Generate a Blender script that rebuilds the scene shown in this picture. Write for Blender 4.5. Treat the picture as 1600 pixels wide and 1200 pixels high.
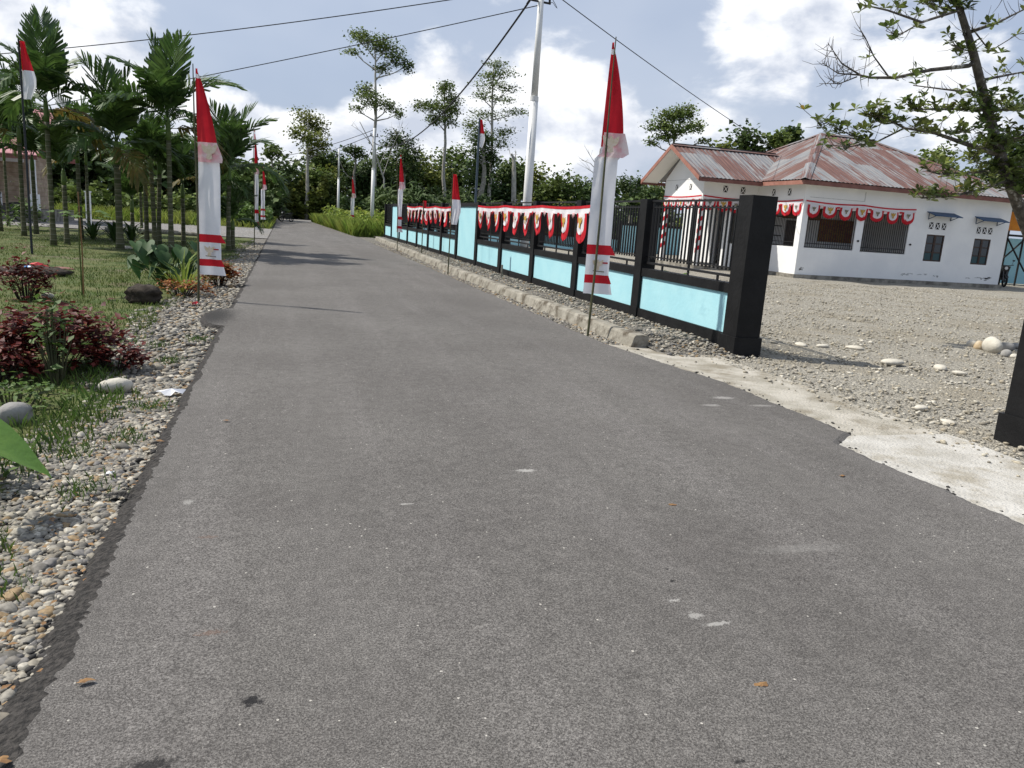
import bpy, math, random
import numpy as np
from mathutils import Vector, Matrix

sc = bpy.context.scene
for o in list(bpy.data.objects):
    bpy.data.objects.remove(o)
rnd = random.Random(7)
rng = np.random.default_rng(11)
R = math.radians

# ------------------------------------------------------------------ camera
CAMH = 1.5
AX = Vector((0.95867301, -0.27689237, 0.06539635))
AY = Vector((-0.003778, 0.21744631, 0.97606497))
AF = Vector((0.28448514, 0.93597421, -0.20741381))
cam = bpy.data.cameras.new('camera')
cam.sensor_width = 36; cam.lens = 27.0
cam.clip_start = 0.05; cam.clip_end = 4000
camo = bpy.data.objects.new('camera', cam)
sc.collection.objects.link(camo)
m = Matrix((AX, AY, -AF)).transposed().to_4x4()
m.translation = (0, 0, CAMH)
camo.matrix_world = m
sc.camera = camo

# ------------------------------------------------------------------ light
SUN_EL = R(52)
SUN_XY = Vector((-0.90, 0.436)).normalized()
to_sun = Vector((SUN_XY.x*math.cos(SUN_EL), SUN_XY.y*math.cos(SUN_EL), math.sin(SUN_EL)))
sl = bpy.data.lights.new('sun', 'SUN')
sl.energy = 3.6; sl.angle = R(0.8); sl.color = (1.0, 0.95, 0.86)
so = bpy.data.objects.new('sun', sl)
so.rotation_euler = (-to_sun).to_track_quat('-Z', 'Y').to_euler()
so.location = (-30, 20, 40)
sc.collection.objects.link(so)
sc.view_settings.view_transform = 'Standard'
sc.view_settings.look = 'None'
sc.view_settings.gamma = 1
sc.view_settings.exposure = 0.66


def direction(px, py):
    return (AX*(px-800)/1200 - AY*(py-600)/1200 + AF)


def at(px, py, Y):
    """point of the photographed place seen at (px, py) that stands Y metres up the road"""
    d = direction(px, py)
    return Vector((0, 0, CAMH)) + d*(Y/d.y)


# ------------------------------------------------------------------ sky
world = bpy.data.worlds.new('World'); sc.world = world; world.use_nodes = True
nt = world.node_tree; nt.nodes.clear()


def N(nt, kind, **kw):
    n = nt.nodes.new(kind)
    for k, v in kw.items():
        if k == 'ins':
            for i, val in v.items():
                if hasattr(val, 'is_output'):
                    nt.links.new(val, n.inputs[i])
                else:
                    n.inputs[i].default_value = val
        else:
            setattr(n, k, v)
    return n


def math_(nt, op, a, b=None, clamp=False):
    ins = {0: a}
    if b is not None: ins[1] = b
    return N(nt, 'ShaderNodeMath', operation=op, use_clamp=clamp, ins=ins).outputs[0]


def mixc(nt, f, a, b):
    n = nt.nodes.new('ShaderNodeMix'); n.data_type = 'RGBA'
    for i, v in ((0, f), (6, a), (7, b)):
        if hasattr(v, 'is_output'): nt.links.new(v, n.inputs[i])
        else: n.inputs[i].default_value = v if not isinstance(v, tuple) or len(v) == 4 else v+(1,)
    return n.outputs[2]


def maprange(nt, v, a, b, c=0., d=1., smooth=True):
    n = N(nt, 'ShaderNodeMapRange', ins={0: v, 1: a, 2: b, 3: c, 4: d})
    n.interpolation_type = 'SMOOTHSTEP' if smooth else 'LINEAR'
    return n.outputs[0]


STR = 0.12
sky = N(nt, 'ShaderNodeTexSky', sky_type='NISHITA', sun_disc=False, sun_elevation=SUN_EL,
        sun_rotation=math.atan2(SUN_XY.x, SUN_XY.y), air_density=1.0, dust_density=2.0, ozone_density=1.0)
tc = N(nt, 'ShaderNodeTexCoord')
sep = N(nt, 'ShaderNodeSeparateXYZ', ins={0: tc.outputs['Generated']})
vm = N(nt, 'ShaderNodeVectorMath', operation='MULTIPLY', ins={0: tc.outputs['Generated'], 1: (1, 1, 1.7)})
n1 = N(nt, 'ShaderNodeTexNoise', ins={'Vector': vm.outputs[0], 'Scale': 6.5, 'Detail': 9, 'Roughness': .56, 'Distortion': .15})
off = N(nt, 'ShaderNodeVectorMath', operation='ADD', ins={0: vm.outputs[0], 1: (-.03, .012, .045)})
n2 = N(nt, 'ShaderNodeTexNoise', ins={'Vector': off.outputs[0], 'Scale': 6.5, 'Detail': 6, 'Roughness': .56, 'Distortion': .15})
n3 = N(nt, 'ShaderNodeTexNoise', ins={'Vector': vm.outputs[0], 'Scale': 2.2, 'Detail': 4, 'Roughness': .5})
dens = n1.outputs[0]
# banks of cumulus standing over the forest
for px, py, s, a in ((10, 60, .17, .30), (215, 95, .10, .27), (345, 165, .10, .14), (760, 190, .27, .30), (620, 215, .18, .16), (900, 240, .2, .18),
                     (430, 215, .13, .20), (1130, 120, .22, .14), (1350, 120, .25, .16), (560, 60, .05, .10), (520, 20, .16, -.22), (1010, 90, .12, -.14), (460, 110, .10, -.16), (320, 110, .06, -.1), (680, 30, .14, -.2), (1120, 40, .1, .05)):
    d = direction(px, py).normalized()
    dist = N(nt, 'ShaderNodeVectorMath', operation='DISTANCE', ins={0: tc.outputs['Generated'], 1: tuple(d)}).outputs['Value']
    dens = math_(nt, 'ADD', dens, maprange(nt, dist, s, 0., 0., a))
mask = maprange(nt, dens, .575, .735)
lit = math_(nt, 'MULTIPLY_ADD', math_(nt, 'SUBTRACT', n1.outputs[0], n2.outputs[0]), 5.2)
nt.nodes[-1].inputs[2].default_value = .56
lit = math_(nt, 'ADD', lit, maprange(nt, sep.outputs[2], .02, .22, -.30, .22), clamp=True)
k = 1/STR
cl = mixc(nt, lit, (.40*k, .435*k, .51*k), (.70*k, .71*k, .73*k))
veil = mixc(nt, maprange(nt, n3.outputs[0], .3, .7), (.27*k, .32*k, .42*k), (.37*k, .41*k, .49*k))
base = mixc(nt, .88, sky.outputs[0], veil)
bg = N(nt, 'ShaderNodeBackground', ins={0: mixc(nt, mask, base, cl), 1: STR})
wo = N(nt, 'ShaderNodeOutputWorld', ins={0: bg.outputs[0]})


# ------------------------------------------------------------------ materials
def M(name, c1, c2=None, scale=4., rough=.75, bump=0., bscale=40., island=0., transl=0., metal=0., detail=5., lo=.35, hi=.65,
      stretch=None, spec=.3, c3=None, s3=1., m3=(.55, .65), uv=False):
    mt = bpy.data.materials.new(name); mt.use_nodes = True
    t = mt.node_tree; t.nodes.clear()
    tc = N(t, 'ShaderNodeTexCoord')
    vec = tc.outputs['UV' if uv else 'Object']
    if stretch:
        vec = N(t, 'ShaderNodeVectorMath', operation='MULTIPLY', ins={0: vec, 1: stretch}).outputs[0]
    col = c1 + (1,)
    if c2:
        n = N(t, 'ShaderNodeTexNoise', ins={'Vector': vec, 'Scale': scale, 'Detail': detail, 'Roughness': .6})
        col = mixc(t, maprange(t, n.outputs[0], lo, hi), c1, c2)
    if c3:
        n = N(t, 'ShaderNodeTexNoise', ins={'Vector': vec, 'Scale': s3, 'Detail': 6, 'Roughness': .65})
        col = mixc(t, maprange(t, n.outputs[0], m3[0], m3[1]), col, c3)
    if island:
        g = N(t, 'ShaderNodeNewGeometry')
        v = maprange(t, g.outputs['Random Per Island'], 0., 1., 1-island, 1+island, smooth=False)
        h = N(t, 'ShaderNodeHueSaturation', ins={'Value': v, 'Color': col})
        col = h.outputs[0]
    b = N(t, 'ShaderNodeBsdfPrincipled', ins={'Base Color': col, 'Roughness': rough, 'Metallic': metal, 'Specular IOR Level': spec})
    if bump:
        nb = N(t, 'ShaderNodeTexNoise', ins={'Vector': tc.outputs['Object'], 'Scale': bscale, 'Detail': 4})
        bp = N(t, 'ShaderNodeBump', ins={'Strength': bump, 'Distance': .02, 'Height': nb.outputs[0]})
        t.links.new(bp.outputs[0], b.inputs['Normal'])
    out = b.outputs[0]
    if transl:
        tr = N(t, 'ShaderNodeBsdfTranslucent', ins={0: col})
        out = N(t, 'ShaderNodeMixShader', ins={0: transl, 1: b.outputs[0], 2: tr.outputs[0]}).outputs[0]
    N(t, 'ShaderNodeOutputMaterial', ins={0: out})
    return mt


TARC, CHK = (.012, .012, .013), (.36, .35, .33)
MARKS = [(333, 493, .30, .95, (.025, .024, .023), .95), (392, 1098, .036, .03, TARC, .95), (235, 1198, .07, .035, TARC, .8), (1050, 912, .013, .012, TARC, .9), (1042, 893, .008, .008, TARC, .9), (1155, 1195, .02, .01, TARC, .8),
         (822, 738, .065, .03, CHK, .75), (1052, 942, .03, .014, CHK, .7), (1085, 966, .035, .03, CHK, .6), (1120, 979, .06, .016, CHK, .7), (1130, 622, .12, .05, CHK, .6), (1112, 634, .09, .04, CHK, .5),
         (295, 785, .03, .035, CHK, .5), (635, 790, .04, .012, CHK, .6), (1190, 634, .13, .04, CHK, .4), (1250, 860, .3, .05, CHK, .16), (330, 990, .05, .02, (.16, .09, .06), .4), (325, 840, .05, .02, (.16, .09, .06), .3)]


def asphalt():
    mt = bpy.data.materials.new('asphalt'); mt.use_nodes = True
    t = mt.node_tree; t.nodes.clear()
    tc = N(t, 'ShaderNodeTexCoord'); v = tc.outputs['Object']
    big = N(t, 'ShaderNodeTexNoise', ins={'Vector': v, 'Scale': .55, 'Detail': 5, 'Roughness': .6})
    st = N(t, 'ShaderNodeVectorMath', operation='MULTIPLY', ins={0: v, 1: (1.6, .10, 1)})
    lane = N(t, 'ShaderNodeTexNoise', ins={'Vector': st.outputs[0], 'Scale': 1.3, 'Detail': 4})
    fine = N(t, 'ShaderNodeTexNoise', ins={'Vector': v, 'Scale': 150., 'Detail': 4, 'Roughness': .75})
    vor = N(t, 'ShaderNodeTexVoronoi', ins={'Vector': v, 'Scale': 190.})
    vor2 = N(t, 'ShaderNodeTexVoronoi', ins={'Vector': v, 'Scale': 26.})
    col = mixc(t, maprange(t, big.outputs[0], .3, .7), (.128, .120, .112), (.172, .163, .152))
    col = mixc(t, math_(t, 'MULTIPLY', maprange(t, lane.outputs[0], .45, .7), .45), col, (.205, .193, .184))
    hv = N(t, 'ShaderNodeSeparateColor', ins={0: vor.outputs['Color']})
    agg = maprange(t, hv.outputs[0], 0, 1, .66, 1.36, smooth=False)
    col = N(t, 'ShaderNodeHueSaturation', ins={'Value': agg, 'Color': col}).outputs[0]
    col = mixc(t, maprange(t, fine.outputs[0], .38, .58), (.055, .051, .048), col)
    mid = N(t, 'ShaderNodeTexNoise', ins={'Vector': v, 'Scale': 11., 'Detail': 9, 'Roughness': .8})
    col = N(t, 'ShaderNodeHueSaturation', ins={'Value': maprange(t, mid.outputs[0], .25, .75, .72, 1.32, smooth=False), 'Color': col}).outputs[0]
    # pale stone chips here and there
    h2 = N(t, 'ShaderNodeSeparateColor', ins={0: vor2.outputs['Color']})
    chip = math_(t, 'MULTIPLY', math_(t, 'GREATER_THAN', h2.outputs[1], .93), math_(t, 'LESS_THAN', vor2.outputs['Distance'], .13))
    col = mixc(t, chip, col, (.42, .40, .36))
    pa = N(t, 'ShaderNodeTexNoise', ins={'Vector': v, 'Scale': 1.9, 'Detail': 8, 'Roughness': .75})
    col = mixc(t, math_(t, 'MULTIPLY', maprange(t, pa.outputs[0], .60, .78), .55), col, (.21, .20, .185))
    # tar drips and scrapes, each with a ragged outline
    rag = N(t, 'ShaderNodeTexNoise', ins={'Vector': v, 'Scale': 55., 'Detail': 6, 'Roughness': .8})
    for px, py, rx, ry, c, a in MARKS:
        d = direction(px, py); q = -CAMH/d.z
        dv = N(t, 'ShaderNodeVectorMath', operation='SUBTRACT', ins={0: v, 1: (d.x*q, d.y*q, 0)})
        dv = N(t, 'ShaderNodeVectorMath', operation='MULTIPLY', ins={0: dv.outputs[0], 1: (1/rx, 1/ry, 0)})
        ln = N(t, 'ShaderNodeVectorMath', operation='LENGTH', ins={0: dv.outputs[0]}).outputs['Value']
        e = math_(t, 'ADD', ln, math_(t, 'MULTIPLY', math_(t, 'SUBTRACT', rag.outputs[0], .5), 4.2))
        col = mixc(t, maprange(t, e, 1.1, .5, 0., a), col, c)
    b = N(t, 'ShaderNodeBsdfPrincipled', ins={'Base Color': col, 'Roughness': .88, 'Specular IOR Level': .22})
    bp = N(t, 'ShaderNodeBump', ins={'Strength': .6, 'Distance': .005, 'Height': math_(t, 'ADD', fine.outputs[0], math_(t, 'MULTIPLY', vor.outputs['Distance'], .8))})
    t.links.new(bp.outputs[0], b.inputs['Normal'])
    N(t, 'ShaderNodeOutputMaterial', ins={0: b.outputs[0]})
    return mt


def stones_mat(name, cols, rough=.7):
    """pebbles: each one takes a tone of its own"""
    mt = bpy.data.materials.new(name); mt.use_nodes = True
    t = mt.node_tree; t.nodes.clear()
    g = N(t, 'ShaderNodeNewGeometry')
    rp = N(t, 'ShaderNodeValToRGB', ins={0: g.outputs['Random Per Island']})
    e = rp.color_ramp.elements
    rp.color_ramp.interpolation = 'CONSTANT'
    while len(e) < len(cols): e.new(.5)
    for i, c in enumerate(cols):
        e[i].position = i/len(cols); e[i].color = c+(1,)
    tc = N(t, 'ShaderNodeTexCoord')
    n = N(t, 'ShaderNodeTexNoise', ins={'Vector': tc.outputs['Object'], 'Scale': 60., 'Detail': 3})
    col = N(t, 'ShaderNodeHueSaturation', ins={'Value': maprange(t, n.outputs[0], .3, .7, .75, 1.2), 'Color': rp.outputs[0]}).outputs[0]
    b = N(t, 'ShaderNodeBsdfPrincipled', ins={'Base Color': col, 'Roughness': rough, 'Specular IOR Level': .3})
    N(t, 'ShaderNodeOutputMaterial', ins={0: b.outputs[0]})
    return mt


def gravel_sheet(name, c1, c2, c3, vs=22.):
    mt = bpy.data.materials.new(name); mt.use_nodes = True
    t = mt.node_tree; t.nodes.clear()
    tc = N(t, 'ShaderNodeTexCoord'); v = tc.outputs['Object']
    vor = N(t, 'ShaderNodeTexVoronoi', ins={'Vector': v, 'Scale': vs})
    vor2 = N(t, 'ShaderNodeTexVoronoi', ins={'Vector': v, 'Scale': vs*2.3})
    big = N(t, 'ShaderNodeTexNoise', ins={'Vector': v, 'Scale': .5, 'Detail': 7, 'Roughness': .65})
    s = N(t, 'ShaderNodeSeparateColor', ins={0: vor.outputs['Color']})
    s2 = N(t, 'ShaderNodeSeparateColor', ins={0: vor2.outputs['Color']})
    col = mixc(t, s.outputs[0], c1, c2)
    col = mixc(t, maprange(t, big.outputs[0], .48, .66, 0, .7), col, c3)
    col = N(t, 'ShaderNodeHueSaturation', ins={'Value': maprange(t, s2.outputs[1], 0, 1, .62, 1.3, smooth=False), 'Color': col}).outputs[0]
    b = N(t, 'ShaderNodeBsdfPrincipled', ins={'Base Color': col, 'Roughness': .85, 'Specular IOR Level': .2})
    hh = math_(t, 'ADD', math_(t, 'MULTIPLY', vor.outputs['Distance'], -1.), math_(t, 'MULTIPLY', vor2.outputs['Distance'], -.5))
    bp = N(t, 'ShaderNodeBump', ins={'Strength': .9, 'Distance': .025, 'Height': hh})
    t.links.new(bp.outputs[0], b.inputs['Normal'])
    N(t, 'ShaderNodeOutputMaterial', ins={0: b.outputs[0]})
    return mt


MAT = dict(
    asphalt=asphalt(),
    asphalt_edge=M('asphalt_edge', (.016, .015, .014), (.055, .05, .046), 45., .9, 1., 70.),
    tar=M('tar', (.012, .012, .013), (.03, .03, .032), 40., .6),
    chalk=M('chalk', (.34, .33, .31), (.2, .19, .18), 60., .9),
    soil=M('soil', (.075, .062, .045), (.13, .11, .085), 3., .95, .5, 30.),
    ground=M('ground', (.05, .075, .022), (.10, .10, .045), .3, .95, .4, 8.),
    lawn=M('lawn', (.050, .078, .018), (.095, .10, .034), 1.6, .95, .6, 25., c3=(.14, .115, .075), s3=.55, m3=(.56, .68)),
    verge=gravel_sheet('verge', (.10, .092, .08), (.24, .225, .2), (.15, .13, .10), 34.),
    yard=gravel_sheet('yard', (.215, .20, .168), (.385, .36, .305), (.255, .225, .17), 34.),
    drive=gravel_sheet('drive', (.15, .145, .14), (.25, .24, .23), (.19, .175, .15), 9.),
    pebble=stones_mat('pebble', [(0.137, 0.129, 0.110), (0.226, 0.210, 0.178), (0.170, 0.156, 0.135), (0.290, 0.264, 0.214), (0.105, 0.098, 0.085), (0.250, 0.225, 0.178), (0.193, 0.171, 0.135), (0.418, 0.389, 0.328), (0.161, 0.152, 0.143), (0.242, 0.171, 0.093), (0.210, 0.195, 0.167), (0.322, 0.296, 0.242)]),
    yard_pebble=stones_mat('yard_pebble', [(.26, .235, .185), (.36, .33, .27), (.30, .275, .22), (.42, .39, .32), (.21, .19, .155), (.38, .34, .26), (.50, .47, .40), (.32, .28, .21)]),
    concrete=M('concrete', (.36, .345, .31), (.48, .465, .43), 2.2, .9, .8, 45., c3=(.30, .275, .225), s3=2.6, m3=(.47, .68)),
    oldconcrete=M('old_concrete', (.29, .27, .225), (.41, .385, .335), 3., .95, .9, 40., c3=(.21, .185, .14), s3=2.2, m3=(.47, .68)),
    kerb=M('kerb', (.21, .195, .16), (.31, .29, .245), 3., .9, .9, 22., c3=(.085, .07, .05), s3=3.2, m3=(.47, .66)),
    black=M('black_paint', (.0055, .0055, .006), (.010, .010, .0105), 3., .6, .25, 18., spec=.22),
    black_metal=M('black_metal', (.012, .012, .013), None, rough=.45, spec=.4),
    blue=M('blue_paint', (.33, .60, .665), (.37, .635, .69), 1.6, .7, .15, 14., c3=(.29, .53, .60), s3=.9, m3=(.6, .75)),
    white=M('white_paint', (.80, .80, .785), (.735, .74, .735), .8, .75, .12, 12., c3=(.70, .70, .68), s3=2.5, m3=(.66, .78)),
    stain=M('stain', (.30, .30, .29), (.5, .5, .49), 18., .9),
    plinth=M('plinth', (.13, .12, .10), (.30, .28, .24), 2.5, .95, .5, 20.),
    fascia=M('fascia', (.16, .068, .055), (.22, .10, .08), 2., .7),
    barge=M('barge', (.26, .115, .085), (.32, .155, .12), 3., .7),
    soffit=M('soffit', (.78, .77, .74), None),
    dark=M('dark', (.018, .017, .017), None, rough=.8),
    wood=M('wood', (.035, .02, .015), (.06, .035, .025), 6., .6),
    plank=M('plank', (.30, .22, .16), (.42, .33, .25), 3., .8, .3, 20., island=.25),
    glass=M('glass', (.03, .035, .04), None, rough=.12, spec=.6),
    canopy=M('canopy', (.014, .05, .12), (.022, .07, .15), 4., .5),
    red=M('red_cloth', (.60, .018, .030), (.50, .012, .024), 3., .7, .15, 8., transl=.25),
    cloth=M('white_cloth', (.84, .83, .85), (.76, .76, .79), 3., .75, .15, 8., transl=.25),
    pink=M('pink_cloth', (.80, .42, .45), (.82, .70, .70), 7., .75, transl=.25),
    gold=M('gold_print', (.52, .32, .06), (.36, .22, .05), 20., .7),
    greyprint=M('grey_print', (.10, .10, .11), (.28, .24, .14), 25., .7),
    bamboo=M('bamboo', (.045, .05, .025), (.09, .085, .04), 5., .6),
    bluepole=M('bluepole', (.06, .085, .11), None, rough=.5),
    galv=M('galv', (.62, .62, .61), (.70, .70, .69), 2., .65, spec=.4),
    wire=M('wire', (.014, .014, .016), None, rough=.6),
    bark=M('bark', (.16, .145, .12), (.34, .32, .28), 9., .9, .6, 30.),
    palebark=M('palebark', (.30, .285, .25), (.44, .42, .38), 3., .9, .3, 10.),
    darkbark=M('darkbark', (.06, .052, .043), (.13, .115, .095), 10., .9, .6, 30., c3=(.36, .35, .32), s3=7., m3=(.58, .66)),
    stump=M('stump', (.022, .017, .013), (.05, .04, .03), 9., .95, .9, 25.),
    palmtrunk=M('palmtrunk', (.05, .06, .022), (.11, .105, .062), 3., .8, stretch=(1, 1, 3.)),
    shaft=M('shaft', (.07, .12, .022), (.11, .155, .04), 3., .5),
    frond=M('frond', (.032, .070, .015), (.075, .13, .03), 2.5, .5, island=.35, transl=.3, spec=.5),
    frond_old=M('frond_old', (.085, .085, .02), (.17, .12, .03), 3., .6, island=.3, transl=.3),
    petiole=M('petiole', (.09, .12, .03), None),
    leaf=M('leaf', (.075, .12, .025), (.17, .20, .05), 1.5, .45, island=.45, transl=.38, spec=.5),
    leaf_yellow=M('leaf_yellow', (.30, .24, .03), (.36, .20, .03), 5., .5, transl=.3),
    taro=M('taro', (.10, .21, .03), (.14, .26, .04), 3., .55, .2, 30., transl=.35, spec=.5),
    tarodark=M('tarodark', (.022, .07, .013), (.045, .105, .022), 3., .65, transl=.25, spec=.5),
    coleus=M('coleus', (.075, .014, .012), (.13, .024, .018), 9., .55, island=.5, transl=.25, c3=(.22, .14, .03), s3=14., m3=(.60, .68)),
    coleus_orange=M('coleus_orange', (.20, .04, .02), (.26, .12, .02), 9., .55, island=.5, transl=.25),
    weed=M('weed', (.05, .10, .02), (.10, .16, .035), 6., .6, island=.45, transl=.3),
    grass=M('grass', (.058, .105, .018), (.115, .145, .036), 1.2, .7, island=.5, transl=.3),
    tallgrass=M('tallgrass', (.15, .225, .035), (.27, .30, .065), .35, .7, island=.45, transl=.35, c3=(.22, .16, .075), s3=.5, m3=(.58, .72)),
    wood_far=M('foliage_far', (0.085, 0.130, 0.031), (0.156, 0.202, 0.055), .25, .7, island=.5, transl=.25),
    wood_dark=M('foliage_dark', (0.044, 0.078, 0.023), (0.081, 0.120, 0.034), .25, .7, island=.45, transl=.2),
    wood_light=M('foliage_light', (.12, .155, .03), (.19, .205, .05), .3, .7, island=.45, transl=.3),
    rock=M('rock', (.52, .49, .42), (.42, .39, .33), 6., .85, .4, 25.),
    rockgrey=M('rockgrey', (.30, .29, .27), (.20, .195, .185), 6., .85, .4, 25.),
    rockbrown=M('rockbrown', (.40, .30, .18), (.48, .42, .32), 6., .85, .4, 25.),
    orange=M('orange', (.60, .22, .02), (.52, .18, .02), 3., .7),
    pinkroof=M('pinkroof', (.45, .20, .22), (.36, .14, .15), 3., .6),
    tyre=M('tyre', (.012, .012, .012), None, rough=.8),
    bikepaint=M('bikepaint', (.015, .015, .017), None, rough=.3, spec=.5),
    chrome=M('chrome', (.09, .09, .09), None, rough=.35, metal=.6),
    lamp=M('lamp', (.7, .7, .68), None, rough=.15),
    plastic=M('plastic', (.78, .78, .80), None, rough=.4),
    redplastic=M('redplastic', (.55, .04, .05), None, rough=.4),
    blueplastic=M('blueplastic', (.06, .25, .6), None, rough=.4),
    dryleaf=M('dryleaf', (.24, .14, .06), (.17, .09, .04), 30., .8, island=.3),
    teal=M('teal', (.02, .06, .07), None, rough=.3),
    crumb=M('asphalt_crumb', (.02, .019, .018), (.045, .042, .04), 30., .9, island=.4),
    palegold=M('pale_gold_print', (.66, .55, .38), (.74, .62, .52), 30., .7),
    darkpole=M('darkpole', (.025, .028, .032), None, rough=.6),
    faint=M('faint_print', (.42, .38, .30), (.55, .50, .40), 25., .7),
    sign=M('sign', (.16, .035, .03), (.25, .14, .03), 12., .6),
)


def rust():
    mt = bpy.data.materials.new('rusty_roof'); mt.use_nodes = True
    t = mt.node_tree; t.nodes.clear()
    tc = N(t, 'ShaderNodeTexCoord'); uv = tc.outputs['UV']
    a = N(t, 'ShaderNodeVectorMath', operation='MULTIPLY', ins={0: uv, 1: (6.5, .34, 1)})
    n1 = N(t, 'ShaderNodeTexNoise', ins={'Vector': a.outputs[0], 'Scale': 1.3, 'Detail': 8, 'Roughness': .7})
    b_ = N(t, 'ShaderNodeVectorMath', operation='MULTIPLY', ins={0: uv, 1: (1.2, .55, 1)})
    n2 = N(t, 'ShaderNodeTexNoise', ins={'Vector': b_.outputs[0], 'Scale': .75, 'Detail': 4})
    c_ = N(t, 'ShaderNodeVectorMath', operation='MULTIPLY', ins={0: uv, 1: (14., .45, 1)})
    n3 = N(t, 'ShaderNodeTexNoise', ins={'Vector': c_.outputs[0], 'Scale': 1.6, 'Detail': 5, 'Roughness': .7})
    # single sheets differ in how far they have rusted
    sx = N(t, 'ShaderNodeSeparateXYZ', ins={0: uv})
    sid = math_(t, 'FLOOR', math_(t, 'MULTIPLY', sx.outputs[0], 1.25))
    sid2 = math_(t, 'FLOOR', math_(t, 'MULTIPLY', sx.outputs[1], .42))
    wn = N(t, 'ShaderNodeTexWhiteNoise', noise_dimensions='2D', ins={0: N(t, 'ShaderNodeCombineXYZ', ins={0: sid, 1: sid2}).outputs[0]})
    f = math_(t, 'ADD', math_(t, 'MULTIPLY', n1.outputs[0], .62), math_(t, 'MULTIPLY', n2.outputs[0], .5))
    f = math_(t, 'ADD', f, math_(t, 'MULTIPLY', wn.outputs[0], .13))
    rustc = mixc(t, maprange(t, n3.outputs[0], .35, .65), (.088, .041, .033), (.175, .092, .074))
    zinc = mixc(t, maprange(t, n3.outputs[0], .4, .65), (.165, .18, .195), (.27, .25, .235))
    col = mixc(t, maprange(t, f, .60, .675), rustc, zinc)
    b = N(t, 'ShaderNodeBsdfPrincipled', ins={'Base Color': col, 'Roughness': .6, 'Specular IOR Level': .35})
    N(t, 'ShaderNodeOutputMaterial', ins={0: b.outputs[0]})
    return mt


MAT['rust'] = rust()


# ------------------------------------------------------------------ helpers
def wloc(o):
    v = Vector((0, 0, 0))
    while o is not None:
        v += o.location; o = o.parent
    return v


def link(o, parent=None):
    sc.collection.objects.link(o)
    if parent is not None: o.parent = parent
    return o


def tag(o, label=None, cat=None, group=None, kind=None):
    if label: o['label'] = label
    if cat: o['category'] = cat
    if group: o['group'] = group
    if kind: o['kind'] = kind
    return o


def thing(name, loc, label, cat, group=None):
    o = bpy.data.objects.new(name, None)
    o.empty_display_size = .2
    o.location = loc
    return tag(link(o), label, cat, group)


def fast_mesh(name, V, F):
    """V (n,3), F (m,k) numpy arrays"""
    V = np.asarray(V, dtype=np.float32); F = np.asarray(F, dtype=np.int32)
    me = bpy.data.meshes.new(name)
    nf, k = F.shape
    me.vertices.add(len(V)); me.vertices.foreach_set('co', V.ravel())
    me.loops.add(nf*k); me.loops.foreach_set('vertex_index', F.ravel())
    me.polygons.add(nf)
    me.polygons.foreach_set('loop_start', np.arange(0, nf*k, k, dtype=np.int32))
    me.polygons.foreach_set('loop_total', np.full(nf, k, dtype=np.int32))
    me.update(calc_edges=True)
    return me


class MB:
    """collects faces in world coordinates and links them as ONE mesh object"""
    def __init__(s): s.v = []; s.f = []; s.uv = None

    def poly(s, pts):
        b = len(s.v); s.v += [tuple(p) for p in pts]; s.f.append(list(range(b, b+len(pts)))); return s

    def box(s, x0, x1, y0, y1, z0, z1):
        b = len(s.v)
        s.v += [(x, y, z) for z in (z0, z1) for y in (y0, y1) for x in (x0, x1)]
        s.f += [[b+i for i in q] for q in ((0, 2, 3, 1), (4, 5, 7, 6), (0, 1, 5, 4), (2, 6, 7, 3), (0, 4, 6, 2), (1, 3, 7, 5))]
        return s

    def tube(s, pts, rad, n=6, cap=True):
        pts = [Vector(p) for p in pts]
        if not hasattr(rad, '__len__'): rad = [rad]*len(pts)
        b = len(s.v); up = None
        for i, p in enumerate(pts):
            d = (pts[min(i+1, len(pts)-1)] - pts[max(i-1, 0)])
            d = d.normalized() if d.length > 1e-9 else Vector((0, 0, 1))
            if up is None:
                up = d.orthogonal().normalized()
            else:
                up = (up - d*up.dot(d))
                up = up.normalized() if up.length > 1e-6 else d.orthogonal().normalized()
            w = d.cross(up)
            for j in range(n):
                a = 2*math.pi*j/n
                s.v.append(tuple(p + (up*math.cos(a) + w*math.sin(a))*rad[i]))
        for i in range(len(pts)-1):
            for j in range(n):
                s.f.append([b+i*n+j, b+i*n+(j+1) % n, b+(i+1)*n+(j+1) % n, b+(i+1)*n+j])
        if cap:
            s.f.append([b+j for j in range(n)][::-1]); s.f.append([b+(len(pts)-1)*n+j for j in range(n)])
        return s

    def prism(s, pts, d):
        """extrude polygon pts along vector d"""
        pts = [Vector(p) for p in pts]; d = Vector(d); n = len(pts); b = len(s.v)
        s.v += [tuple(p) for p in pts] + [tuple(p+d) for p in pts]
        s.f.append([b+i for i in range(n)][::-1]); s.f.append([b+n+i for i in range(n)])
        for i in range(n): s.f.append([b+i, b+(i+1) % n, b+n+(i+1) % n, b+n+i])
        return s

    def grid(s, fn, nu, nv):
        b = len(s.v)
        for i in range(nu+1):
            for j in range(nv+1): s.v.append(tuple(fn(i/nu, j/nv)))
        for i in range(nu):
            for j in range(nv):
                q = b+i*(nv+1)+j
                s.f.append([q, q+nv+1, q+nv+2, q+1])
        return s

    def mesh(s, name, origin=None, smooth=False):
        me = bpy.data.meshes.new(name)
        o = origin or Vector((0, 0, 0))
        me.from_pydata([(x-o.x, y-o.y, z-o.z) for x, y, z in s.v], [], s.f)
        me.update()
        if smooth: me.polygons.foreach_set('use_smooth', [True]*len(me.polygons))
        if s.uv:
            l = me.uv_layers.new(name='UVMap')
            for p in me.polygons:
                for li, vi in zip(p.loop_indices, p.vertices): l.data[li].uv = s.uv[vi]
        return me

    def build(s, name, mat, parent=None, smooth=False):
        me = s.mesh(name, wloc(parent) if parent else None, smooth)
        me.materials.append(MAT[mat])
        return link(bpy.data.objects.new(name, me), parent)


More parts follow.
